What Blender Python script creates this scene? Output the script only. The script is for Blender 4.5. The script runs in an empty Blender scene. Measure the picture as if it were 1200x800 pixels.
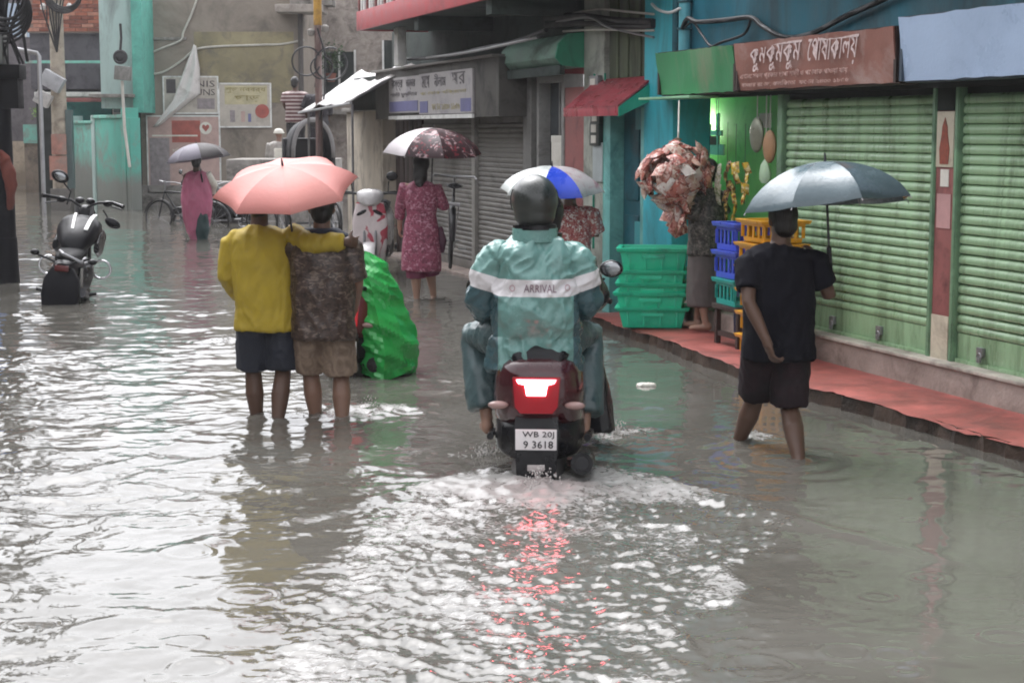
import bpy, bmesh, math, random
import numpy as np
from mathutils import Vector, Matrix

random.seed(7)
SC = bpy.context.scene
COL = SC.collection
PI = math.pi
R = math.radians

# ------------------------------------------------------------------ camera
CAM_H = 1.85
FPX = 2000.0                      # focal length for a 1200 px wide picture
PITCH = math.atan(248.0 / FPX)
cam_d = bpy.data.cameras.new('camera')
cam_d.sensor_width = 36.0
cam_d.lens = 36.0 * FPX / 1200.0
cam_d.clip_start = 0.1
cam_d.clip_end = 600.0
cam = bpy.data.objects.new('camera', cam_d)
cam.location = (0, 0, CAM_H)
cam.rotation_euler = (PI / 2 - PITCH, 0, 0)
COL.objects.link(cam)
SC.camera = cam

# ------------------------------------------------------------------ sky, sun, exposure
SUN_EL, SUN_AZ = R(60), R(-22)
world = bpy.data.worlds.new('World')
SC.world = world
world.use_nodes = True
wn, wl = world.node_tree.nodes, world.node_tree.links
wn.clear()
sky = wn.new('ShaderNodeTexSky')
sky.sky_type = 'NISHITA'
sky.sun_disc = False
sky.sun_elevation = SUN_EL
sky.sun_rotation = SUN_AZ
sky.dust_density = 4.0
sky.air_density = 1.5
hs = wn.new('ShaderNodeHueSaturation')
hs.inputs['Saturation'].default_value = 0.05
bg = wn.new('ShaderNodeBackground')
bg.inputs['Strength'].default_value = 0.15
wo = wn.new('ShaderNodeOutputWorld')
wl.new(sky.outputs[0], hs.inputs['Color'])
tint = wn.new('ShaderNodeMix'); tint.data_type = 'RGBA'; tint.blend_type = 'MULTIPLY'; tint.inputs[0].default_value = 1; tint.inputs[7].default_value = (.985, .99, 1.03, 1)   # lilac grey of the rain cloud
wl.new(hs.outputs[0], tint.inputs[6]); wl.new(tint.outputs[2], bg.inputs['Color'])
wl.new(bg.outputs[0], wo.inputs['Surface'])

sun_d = bpy.data.lights.new('sun', 'SUN')
sun_d.energy = 0.5
sun_d.angle = R(60)
sun_d.color = (1.0, 0.97, 0.93)
sun = bpy.data.objects.new('sun', sun_d)
_sd = Vector((math.sin(SUN_AZ) * math.cos(SUN_EL), math.cos(SUN_AZ) * math.cos(SUN_EL), math.sin(SUN_EL)))
sun.rotation_euler = _sd.to_track_quat('Z', 'Y').to_euler()
sun.location = (0, 0, 20)
COL.objects.link(sun)

SC.view_settings.view_transform = 'Standard'
SC.view_settings.look = 'None'
SC.view_settings.gamma = 1.0
SC.view_settings.exposure = 1.4
SC.cycles.filter_width = 1.9
SC.cycles.max_bounces = 6
SC.cycles.use_denoising = True

# ------------------------------------------------------------------ measuring helpers (photo pixel -> place in the street)
_c, _s = math.cos(PITCH), math.sin(PITCH)
def ray(px, py):
    a, b = (px - 600) / FPX, -(py - 400) / FPX
    return Vector((a, _c + b * _s, -_s + b * _c))
def G(px, py, z=0.0):
    r = ray(px, py); t = (z - CAM_H) / r.z
    return Vector((t * r.x, t * r.y, z))
def at(px, py, Y):
    r = ray(px, py); t = Y / r.y
    return Vector((t * r.x, Y, CAM_H + t * r.z))
FANG = R(17.87)
FD = Vector((-math.sin(FANG), math.cos(FANG), 0))     # along the shop row, away from the camera
FN = Vector((-FD.y, FD.x, 0))                          # out of the shops, towards the street
FO = G(950, 388, 0.28); FO.z = 0
FROT = math.atan2(FD.y, FD.x)
def fac(px, py, t=0.0):
    """photo pixel -> (s, z) on the plane t metres in front of the shop row"""
    r = ray(px, py); o = FO + FN * t; k = r.x / r.y
    s = (k * o.y - o.x) / (FD.x - k * FD.y)
    return s, CAM_H + r.z / r.y * (o.y + s * FD.y)
def FW(s, t, z=0.0):
    p = FO + FD * s + FN * t
    return Vector((p.x, p.y, z))

# ------------------------------------------------------------------ noise
_rng = np.random.RandomState(3)
_PERM = _rng.permutation(512).astype(np.int64)
_GR = _rng.normal(size=(512, 3)); _GR /= np.linalg.norm(_GR, axis=1)[:, None]
def perlin(P):
    P = np.asarray(P, dtype=np.float64)
    I = np.floor(P).astype(np.int64); F = P - I
    U = F * F * F * (F * (F * 6 - 15) + 10)
    out = np.zeros(len(P))
    for dx in (0, 1):
        wx = U[:, 0] if dx else 1 - U[:, 0]
        for dy in (0, 1):
            wy = U[:, 1] if dy else 1 - U[:, 1]
            for dz in (0, 1):
                wz = U[:, 2] if dz else 1 - U[:, 2]
                h = _PERM[(_PERM[(_PERM[(I[:, 0] + dx) & 511] + I[:, 1] + dy) & 511] + I[:, 2] + dz) & 511]
                g = _GR[h]
                out += wx * wy * wz * (g[:, 0] * (F[:, 0] - dx) + g[:, 1] * (F[:, 1] - dy) + g[:, 2] * (F[:, 2] - dz))
    return out * 1.5
def ridged(P):
    return 1.0 - 2.0 * np.abs(perlin(P))

# ------------------------------------------------------------------ mesh builder
class MB:
    def __init__(self):
        self.v, self.f, self.mi, self.cur = [], [], [], 0
        self.M = Matrix.Identity(4)
    def add(self, vs, fs):
        b = len(self.v)
        self.v += [tuple(self.M @ Vector(p)) for p in vs]
        self.f += [tuple(b + i for i in f) for f in fs]
        self.mi += [self.cur] * len(fs)
        return self
    def box(self, x0, x1, y0, y1, z0, z1, M=None):
        vs = [(x, y, z) for z in (z0, z1) for y in (y0, y1) for x in (x0, x1)]
        if M is not None: vs = [tuple(M @ Vector(p)) for p in vs]
        return self.add(vs, [(0, 2, 3, 1), (4, 5, 7, 6), (0, 1, 5, 4), (2, 6, 7, 3), (0, 4, 6, 2), (1, 3, 7, 5)])
    def cbox(self, c, d, M=None):
        c, d = Vector(c), Vector(d) / 2
        T = Matrix.Translation(c) @ (M.to_4x4() if M is not None else Matrix.Identity(4))
        return self.box(-d.x, d.x, -d.y, d.y, -d.z, d.z, T)
    def loft(self, rings, cap=True, closed=True):
        n = len(rings[0]); vs = [p for r in rings for p in r]; fs = []
        for i in range(len(rings) - 1):
            for j in range(n if closed else n - 1):
                a, b = i * n + j, i * n + (j + 1) % n
                fs.append((a, b, b + n, a + n))
        if cap and closed:
            fs.append(tuple(reversed(range(n)))); fs.append(tuple((len(rings) - 1) * n + j for j in range(n)))
        return self.add(vs, fs)
    def tube(self, pts, rad, n=8, cap=True, round_ends=False):
        pts = [Vector(p) for p in pts]
        if not hasattr(rad, '__len__'): rad = [rad] * len(pts)
        rad = list(rad)
        if round_ends:
            d0 = (pts[0] - pts[1]).normalized(); d1 = (pts[-1] - pts[-2]).normalized()
            r0, r1 = rad[0], rad[-1]
            pts = [pts[0] + d0 * r0 * .95, pts[0] + d0 * r0 * .6] + pts + [pts[-1] + d1 * r1 * .6, pts[-1] + d1 * r1 * .95]
            rad = [r0 * .3, r0 * .8] + rad + [r1 * .8, r1 * .3]
        rings, u = [], None
        for i, p in enumerate(pts):
            t = (pts[min(i + 1, len(pts) - 1)] - pts[max(i - 1, 0)]).normalized()
            if u is None:
                u = t.orthogonal().normalized()
            u = (u - t * u.dot(t)).normalized(); w = t.cross(u)
            rings.append([tuple(p + (u * math.cos(2 * PI * k / n) + w * math.sin(2 * PI * k / n)) * rad[i]) for k in range(n)])
        return self.loft(rings, cap)
    def ell(self, c, r, nu=14, nv=10, M=None):
        c = Vector(c); rings = []
        for i in range(nv + 1):
            ph = -PI / 2 + PI * (0.02 + 0.96 * i / nv)
            ring = []
            for k in range(nu):
                p = Vector((math.cos(ph) * math.cos(2 * PI * k / nu) * r[0], math.cos(ph) * math.sin(2 * PI * k / nu) * r[1], math.sin(ph) * r[2]))
                if M is not None: p = M @ p
                ring.append(tuple(c + p))
            rings.append(ring)
        return self.loft(rings)
    def prism(self, poly, y0, y1):
        """polygon in xz pulled along y"""
        n = len(poly)
        vs = [(p[0], y0, p[1]) for p in poly] + [(p[0], y1, p[1]) for p in poly]
        fs = [tuple(range(n)), tuple(reversed(range(n, 2 * n)))] + [(i, n + i, n + (i + 1) % n, (i + 1) % n) for i in range(n)]
        return self.add(vs, fs)
    def lathe(self, prof, n=20, c=(0, 0, 0)):
        c = Vector(c)
        return self.loft([[(c.x + r * math.cos(2 * PI * k / n), c.y + r * math.sin(2 * PI * k / n), c.z + z) for k in range(n)] for r, z in prof])
    def torus(self, c, Rr, r, axis='x', n=28, m=8, a0=0, a1=2 * PI):
        c = Vector(c); rings = []; full = abs(a1 - a0 - 2 * PI) < 1e-6
        N = n if full else n + 1
        for i in range(N):
            a = a0 + (a1 - a0) * i / n
            ring = []
            for k in range(m):
                b = 2 * PI * k / m; q = Rr + r * math.cos(b); h = r * math.sin(b)
                e = {'x': (h, q * math.cos(a), q * math.sin(a)), 'y': (q * math.cos(a), h, q * math.sin(a)), 'z': (q * math.cos(a), q * math.sin(a), h)}[axis]
                ring.append(tuple(c + Vector(e)))
            rings.append(ring)
        if full: rings.append(rings[0])
        return self.loft(rings, cap=not full)
    def mesh(self, name, bevel=0, smooth=None, weld=False):
        me = bpy.data.meshes.new(name)
        me.from_pydata(self.v, [], self.f)
        if any(self.mi): me.polygons.foreach_set('material_index', self.mi)
        bm = bmesh.new(); bm.from_mesh(me)
        if weld: bmesh.ops.remove_doubles(bm, verts=bm.verts, dist=1e-5)
        bmesh.ops.recalc_face_normals(bm, faces=bm.faces)
        if bevel:
            es = [e for e in bm.edges if len(e.link_faces) == 2 and e.calc_face_angle(0) > R(40)]
            bmesh.ops.bevel(bm, geom=es, offset=bevel, segments=2, profile=.6, affect='EDGES', clamp_overlap=True)
        if smooth is not None:
            for f in bm.faces: f.smooth = True
            for e in bm.edges:
                if len(e.link_faces) == 2 and e.calc_face_angle(0) > R(smooth): e.smooth = False
        bm.to_mesh(me); bm.free()
        return me

def link(o, parent=None):
    COL.objects.link(o)
    if parent is not None: o.parent = parent
    return o
def tag(o, label=None, cat=None, group=None, kind=None):
    if label: o['label'] = label
    if cat: o['category'] = cat
    if group: o['group'] = group
    if kind: o['kind'] = kind
    return o
def obj(name, mb, m, parent=None, bevel=0, smooth=35, loc=None, rot=None, label=None, cat=None, group=None, kind=None, weld=False):
    me = mb.mesh(name, bevel, smooth, weld) if isinstance(mb, MB) else mb
    if m is not None and not len(me.materials):
        for x in (m if isinstance(m, (list, tuple)) else [m]): me.materials.append(x)
    o = bpy.data.objects.new(name, me)
    if loc is not None: o.location = loc
    if rot is not None: o.rotation_euler = rot
    link(o, parent)
    return tag(o, label, cat, group, kind)
def empty(name, loc, rz=0, label=None, cat=None, group=None):
    o = bpy.data.objects.new(name, None); o.empty_display_size = .2
    o.location = loc; o.rotation_euler = (0, 0, rz)
    link(o); return tag(o, label, cat, group)
def row_thing(name, label, cat, s=0, t=0, z=0, group=None):
    """a thing of the shop row: local x runs away along the row, y out to the street"""
    return empty(name, FW(s, t, z), FROT, label, cat, group)
def kids(o): return [c for c in bpy.data.objects if c.parent == o]
def dup(o, loc=None, rot=None, label=None, parent=None):
    c = o.copy(); COL.objects.link(c)
    if parent is not None: c.parent = parent
    if loc is not None: c.location = loc
    if rot is not None: c.rotation_euler = rot
    if label: c['label'] = label
    for k in kids(o): dup(k, parent=c)
    return c

# ------------------------------------------------------------------ materials
def srgb(h):
    h = h.lstrip('#'); r = [int(h[i:i + 2], 16) / 255 for i in (0, 2, 4)]
    return tuple(x / 12.92 if x <= .04045 else ((x + .055) / 1.055) ** 2.4 for x in r)
def mat(name, col, rough=.6, var=.18, scale=5, bump=.15, bscale=40, metal=0, dirt=None, dirt_amt=.45, dirt_scale=2.5, stretch=(1, 1, 1),
        coat=0, emit=None, estr=0, spec=.5, rain=False, low=None, world=False):
    """weathered surface: base colour with two sizes of tone change, dirt patches, fine relief"""
    if isinstance(col, str): col = srgb(col)
    m = bpy.data.materials.new(name); m.use_nodes = True
    nt = m.node_tree; N, L = nt.nodes, nt.links
    b = N['Principled BSDF']
    tc = N.new('ShaderNodeTexCoord'); mp = N.new('ShaderNodeMapping'); oi = N.new('ShaderNodeObjectInfo')
    mp.inputs['Scale'].default_value = stretch
    sc = N.new('ShaderNodeVectorMath'); sc.operation = 'SCALE'; sc.inputs[0].default_value = (13.1, 7.7, 5.3)
    L.new(oi.outputs['Random'], sc.inputs['Scale']); L.new(sc.outputs[0], mp.inputs['Location'])
    if world:
        ge = N.new('ShaderNodeNewGeometry'); L.new(ge.outputs['Position'], mp.inputs['Vector']); mp.inputs['Location'].default_value = (0, 0, 0); L.remove(mp.inputs['Location'].links[0])
    else: L.new(tc.outputs['Object'], mp.inputs['Vector'])
    n1 = N.new('ShaderNodeTexNoise'); n1.inputs['Scale'].default_value = scale; n1.inputs['Detail'].default_value = 6; n1.inputs['Roughness'].default_value = .65
    L.new(mp.outputs[0], n1.inputs['Vector'])
    r1 = N.new('ShaderNodeMapRange'); r1.inputs[1].default_value = .3; r1.inputs[2].default_value = .7
    r1.inputs[3].default_value = 1 - var; r1.inputs[4].default_value = 1 + var
    L.new(n1.outputs['Fac'], r1.inputs[0])
    mx = N.new('ShaderNodeMix'); mx.data_type = 'RGBA'; mx.blend_type = 'MULTIPLY'; mx.inputs[0].default_value = 1
    mx.inputs[6].default_value = (*col, 1); L.new(r1.outputs[0], mx.inputs[7])
    out = mx.outputs[2]
    if dirt is not None:
        if isinstance(dirt, str): dirt = srgb(dirt)
        n2 = N.new('ShaderNodeTexNoise'); n2.inputs['Scale'].default_value = dirt_scale; n2.inputs['Detail'].default_value = 8; n2.inputs['Roughness'].default_value = .7
        n2.inputs['Distortion'].default_value = .6
        L.new(mp.outputs[0], n2.inputs['Vector'])
        r2 = N.new('ShaderNodeMapRange'); r2.inputs[1].default_value = .62 - dirt_amt * .3; r2.inputs[2].default_value = .78 - dirt_amt * .2
        L.new(n2.outputs['Fac'], r2.inputs[0])
        fac_ = r2.outputs[0]
        if low is not None:                         # grime rising from the ground on a wall: (height, softness)
            sx = N.new('ShaderNodeSeparateXYZ'); L.new(tc.outputs['Object'], sx.inputs[0])
            ad = N.new('ShaderNodeMath'); ad.operation = 'MULTIPLY_ADD'; L.new(n2.outputs['Fac'], ad.inputs[0]); ad.inputs[1].default_value = -low[1] * 3
            L.new(sx.outputs[2], ad.inputs[2])
            r3 = N.new('ShaderNodeMapRange'); r3.inputs[1].default_value = low[0] - low[1]; r3.inputs[2].default_value = low[0] - 2.2 * low[1]
            r3.inputs[3].default_value = 0; r3.inputs[4].default_value = .9
            L.new(ad.outputs[0], r3.inputs[0])
            mxx = N.new('ShaderNodeMath'); mxx.operation = 'MAXIMUM'; L.new(r3.outputs[0], mxx.inputs[0]); L.new(fac_, mxx.inputs[1]); fac_ = mxx.outputs[0]
        m2 = N.new('ShaderNodeMix'); m2.data_type = 'RGBA'; L.new(fac_, m2.inputs[0]); L.new(out, m2.inputs[6]); m2.inputs[7].default_value = (*dirt, 1)
        out = m2.outputs[2]
    L.new(out, b.inputs['Base Color'])
    b.inputs['Roughness'].default_value = rough; b.inputs['Metallic'].default_value = metal
    b.inputs['Specular IOR Level'].default_value = spec
    if rain or var:
        rr = N.new('ShaderNodeMapRange'); rr.inputs[1].default_value = .35; rr.inputs[2].default_value = .65
        rr.inputs[3].default_value = max(.03, rough - (.25 if rain else .08)); rr.inputs[4].default_value = min(1, rough + .1)
        L.new(n1.outputs['Fac'], rr.inputs[0]); L.new(rr.outputs[0], b.inputs['Roughness'])
    if coat: b.inputs['Coat Weight'].default_value = coat; b.inputs['Coat Roughness'].default_value = .08
    if bump:
        n3 = N.new('ShaderNodeTexNoise'); n3.inputs['Scale'].default_value = bscale; n3.inputs['Detail'].default_value = 4
        L.new(mp.outputs[0], n3.inputs['Vector'])
        bp = N.new('ShaderNodeBump'); bp.inputs['Strength'].default_value = bump; bp.inputs['Distance'].default_value = .01
        L.new(n3.outputs['Fac'], bp.inputs['Height']); L.new(bp.outputs[0], b.inputs['Normal'])
    if emit is not None:
        b.inputs['Emission Color'].default_value = (*emit, 1); b.inputs['Emission Strength'].default_value = estr
    return m
def print_mat(name, cols, scale=40, rough=.6, stretch=(1, 1, 1), kind='voronoi', th=.5, mixw=.1):
    """cloth or paper with a small printed pattern: cols[0] ground, then inks"""
    m = mat(name, cols[0], rough, var=.12, bump=.1)
    nt = m.node_tree; N, L = nt.nodes, nt.links; b = N['Principled BSDF']
    src = b.inputs['Base Color'].links[0].from_socket
    mp = [n for n in N if n.type == 'MAPPING'][0]
    mp2 = N.new('ShaderNodeMapping'); mp2.inputs['Scale'].default_value = stretch; L.new(mp.outputs[0], mp2.inputs['Vector'])
    for i, c in enumerate(cols[1:]):
        if kind == 'voronoi':
            t = N.new('ShaderNodeTexVoronoi'); t.inputs['Scale'].default_value = scale * (1 + .6 * i)
            o = t.outputs['Distance']
        else:
            t = N.new('ShaderNodeTexNoise'); t.inputs['Scale'].default_value = scale * (1 + .45 * i); t.inputs['Detail'].default_value = 3; t.inputs['Distortion'].default_value = 1.2
            o = t.outputs['Fac']
        L.new(mp2.outputs[0], t.inputs['Vector'])
        r = N.new('ShaderNodeMapRange'); r.inputs[1].default_value = th - mixw; r.inputs[2].default_value = th + mixw
        if kind == 'voronoi': r.inputs[3].default_value = 1; r.inputs[4].default_value = 0
        L.new(o, r.inputs[0])
        x = N.new('ShaderNodeMix'); x.data_type = 'RGBA'; L.new(r.outputs[0], x.inputs[0]); L.new(src, x.inputs[6]); x.inputs[7].default_value = (*(srgb(c) if isinstance(c, str) else c), 1)
        src = x.outputs[2]
    L.new(src, b.inputs['Base Color'])
    return m
def stripe_mat(name, cols, freq, axis=2, rough=.7, duty=.5):
    m = mat(name, cols[0], rough, var=.12); nt = m.node_tree; N, L = nt.nodes, nt.links; b = N['Principled BSDF']
    src = b.inputs['Base Color'].links[0].from_socket
    tc = [n for n in N if n.type == 'TEX_COORD'][0]
    sx = N.new('ShaderNodeSeparateXYZ'); L.new(tc.outputs['Object'], sx.inputs[0])
    mu = N.new('ShaderNodeMath'); mu.operation = 'MULTIPLY'; mu.inputs[1].default_value = freq; L.new(sx.outputs[axis], mu.inputs[0])
    fr = N.new('ShaderNodeMath'); fr.operation = 'FRACT'; L.new(mu.outputs[0], fr.inputs[0])
    gt = N.new('ShaderNodeMath'); gt.operation = 'GREATER_THAN'; gt.inputs[1].default_value = duty; L.new(fr.outputs[0], gt.inputs[0])
    x = N.new('ShaderNodeMix'); x.data_type = 'RGBA'; L.new(gt.outputs[0], x.inputs[0]); L.new(src, x.inputs[6]); x.inputs[7].default_value = (*srgb(cols[1]), 1)
    L.new(x.outputs[2], b.inputs['Base Color'])
    return m

MT = {}
def mm(key, *a, **k):
    if key not in MT: MT[key] = mat(key, *a, **k)
    return MT[key]
BLACK = mm('black_plastic', (.008, .008, .010), .4, rain=True, spec=.35)
RUBBER = mm('rubber', (.012, .012, .012), .6)
CHROME = mm('chrome', (.6, .6, .62), .18, metal=1, var=.08, bump=0)
STEEL = mm('dull_steel', (.32, .32, .33), .42, metal=.8)
WHITEP = mm('white_paint', (.72, .72, .7), .45, dirt='#77726a', dirt_amt=.3)
CABLE = mm('black_cable', (.016, .016, .018), .5, bump=0)
PALECABLE = mm('pale_pipe', (.55, .53, .48), .5)
CONC = mm('grey_concrete', (.27, .25, .23), .8, var=.3, dirt='#3c3833', dirt_amt=.5, bump=.5)

# ------------------------------------------------------------------ lettering as flat mesh
def lettering(name, text, size, m, parent, loc, width=None, depth=.003, mirror_row=True, height=None, rot=None, bold=0.0):
    cu = bpy.data.curves.new('lettering', 'FONT'); cu.body = text; cu.size = size; cu.align_x = 'CENTER'; cu.align_y = 'CENTER'; cu.extrude = depth / 2; cu.resolution_u = 2; cu.offset = bold
    t = bpy.data.objects.new('lettering_curve', cu); COL.objects.link(t)
    dg = bpy.context.evaluated_depsgraph_get(); me = bpy.data.meshes.new_from_object(t.evaluated_get(dg))
    bpy.data.objects.remove(t); bpy.data.curves.remove(cu)
    co = np.zeros(len(me.vertices) * 3); me.vertices.foreach_get('co', co); co = co.reshape(-1, 3)
    if len(co):
        w = np.ptp(co[:, 0]); h = np.ptp(co[:, 1])
        co[:, :2] -= (co[:, :2].max(0) + co[:, :2].min(0)) / 2
        if width: co[:, 0] *= width / w
        if height: co[:, 1] *= height / h
        me.vertices.foreach_set('co', co.ravel())
    me.materials.clear(); me.materials.append(m)
    o = bpy.data.objects.new(name, me); o.location = loc
    # text x -> -x (row) , text y -> z, normal -> +y
    o.rotation_euler = rot if rot is not None else (R(90), 0, PI)
    return link(o, parent)

# ------------------------------------------------------------------ organic surfaces: union of solids, remeshed and folded
def organic(name, mb, m, voxel, parent=None, smooth_n=3, folds=None, loc=None, rot=None, **kw):
    """folds: list of (amp, (fx,fy,fz), seed, ridged?)"""
    me = mb.mesh(name, 0, None)
    t = bpy.data.objects.new('remesh_source', me); COL.objects.link(t)
    md = t.modifiers.new('r', 'REMESH'); md.mode = 'VOXEL'; md.voxel_size = voxel
    if smooth_n:
        ms = t.modifiers.new('s', 'SMOOTH'); ms.factor = .5; ms.iterations = smooth_n
    dg = bpy.context.evaluated_depsgraph_get()
    nm = bpy.data.meshes.new_from_object(t.evaluated_get(dg))
    bpy.data.objects.remove(t); bpy.data.meshes.remove(me)
    nm.name = name
    n = len(nm.vertices)
    if folds and n:
        co = np.zeros(n * 3); nm.vertices.foreach_get('co', co); co = co.reshape(-1, 3)
        no = np.zeros(n * 3); nm.vertices.foreach_get('normal', no); no = no.reshape(-1, 3)
        h = np.zeros(n)
        for f in folds:
            amp, fr, seed, rg = f[:4]
            warp = np.stack([perlin(co * 4 + seed + 11), perlin(co * 4 + seed + 23), perlin(co * 4 + seed + 37)], 1) * .06
            fr = np.array(fr, float); q = ((co + warp) * fr if fr.ndim == 1 else (co + warp) @ fr.T) + seed * 3.17
            h += amp * (ridged(q) if rg else perlin(q))
        co += no * h[:, None]
        nm.vertices.foreach_set('co', co.ravel())
    nm.polygons.foreach_set('use_smooth', [True] * len(nm.polygons))
    nm.materials.clear()
    for x in (m if isinstance(m, (list, tuple)) else [m]): nm.materials.append(x)
    nm.update()
    o = bpy.data.objects.new(name, nm)
    if loc is not None: o.location = loc
    if rot is not None: o.rotation_euler = rot
    link(o, parent)
    return tag(o, **kw)
def ering(c, rx, ry, ax=(1, 0, 0), ay=(0, 1, 0), n=18, pw=2.0):
    c, ax, ay = Vector(c), Vector(ax), Vector(ay); out = []
    for k in range(n):
        a = 2 * PI * k / n; ca, sa = math.cos(a), math.sin(a)
        e = 2 / pw
        out.append(tuple(c + ax * (rx * math.copysign(abs(ca) ** e, ca)) + ay * (ry * math.copysign(abs(sa) ** e, sa))))
    return out
# ================================================================== people
HAIR = mat('black_hair', (.012, .01, .009), .45, var=.3, scale=30, bump=.6, bscale=120, stretch=(1, 1, .15))
def skin_mat(name, c): return mat(name, c, .5, var=.1, scale=8, bump=.08, bscale=150)
SKIN_D = skin_mat('dark_brown_skin', (.105, .056, .037))
SKIN_M = skin_mat('brown_skin', (.21, .115, .078))
SKIN_L = skin_mat('light_brown_skin', (.33, .19, .135))
EYEM = mm('eye_dark', (.02, .015, .012), .15, bump=0)

def pose(**o):
    J = dict(pelvis=(0, 0, .90), waist=(0, 0, 1.03), chest=(0, 0, 1.22), neck=(0, -.005, 1.405), head=(0, .012, 1.56),
             shL=(-.178, 0, 1.365), shR=(.178, 0, 1.365), elL=(-.225, -.03, 1.09), elR=(.225, -.03, 1.09), wrL=(-.235, .05, .85), wrR=(.235, .05, .85),
             hipL=(-.085, 0, .87), hipR=(.085, 0, .87), knL=(-.095, .02, .48), knR=(.095, .02, .48), anL=(-.095, -.02, .085), anR=(.095, -.02, .085),
             hdL=None, hdR=None, yaw=0, nod=0, footL=(0, 1, 0), footR=(0, 1, 0), curl=.35)
    J.update(o)
    return {k: (Vector(v) if isinstance(v, tuple) else v) for k, v in J.items()}

def spine(J, t):
    P = [(0, J['pelvis']), (.3, J['waist']), (.65, J['chest']), (1, J['neck'])]
    if t <= 0:
        return J['pelvis'] + Vector((0, 0, -1)) * (-t) * .5
    for (a, p), (b, q) in zip(P, P[1:]):
        if t <= b: return p.lerp(q, (t - a) / (b - a))
    return J['neck']
def torso(mb, J, prof, pw=2.3, n=22):
    sh = (J['shR'] - J['shL']).normalized(); hp = (J['hipR'] - J['hipL']).normalized(); rings = []
    for t, rx, ry in prof:
        k = max(0, min(1, t)); ax = hp.lerp(sh, k).normalized()
        up = (spine(J, min(1, t + .05)) - spine(J, max(-.9, t - .05))).normalized() if t > 0 else Vector((0, 0, 1))
        ay = up.cross(ax).normalized(); ax = ay.cross(up).normalized()
        rings.append(ering(spine(J, t), rx, ry, ax, ay, n, pw))
    mb.loft(rings)
BODY_T = [(-.17, .08, .07), (-.08, .155, .115), (0, .165, .118), (.3, .138, .102), (.65, .162, .115), (.86, .16, .098), (.96, .10, .07), (1.0, .062, .058)]

def hand(mb, wrist, d, palm, s=1.0, curl=.35, right=True):
    """palm, four unequal bent fingers and a thumb from the side of the palm"""
    d = Vector(d).normalized(); pn = Vector(palm); pn = (pn - d * pn.dot(d)).normalized(); side = d.cross(pn).normalized()
    if not right: side = -side          # side points to the thumb
    base = Vector(wrist)
    Mx = Matrix((side, d, pn)).transposed()
    mb.ell(base + d * .05 * s, (.040 * s, .056 * s, .015 * s), 12, 8, Mx)
    mb.tube([base - d * .02 * s, base + d * .03 * s], [.026 * s, .029 * s], 10)
    for i, (off, ln) in enumerate(((.033, .072), (.011, .082), (-.011, .077), (-.032, .060))):
        p = base + side * off * s + d * .088 * s; c = curl * (1 + .18 * i); pts = [p]; a = .15
        for k in range(3):
            a += c * (.75 + .25 * k); v = (d + side * (off * 5)) * math.cos(a) + pn * math.sin(a)
            p = p + v * ln * s * (.44, .32, .24)[k]; pts.append(p)
        mb.tube(pts, [.0092 * s, .0086 * s, .0080 * s, .0066 * s], 8, round_ends=True)
    p = base + side * .030 * s + d * .03 * s
    v = (side * .75 + d * .6 + pn * .3).normalized(); q = p + v * .045 * s
    v2 = (side * .2 + d * .9 + pn * (.35 + curl)).normalized()
    mb.tube([p, q, q + v2 * .034 * s], [.0135 * s, .0115 * s, .009 * s], 8, round_ends=True)

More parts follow.
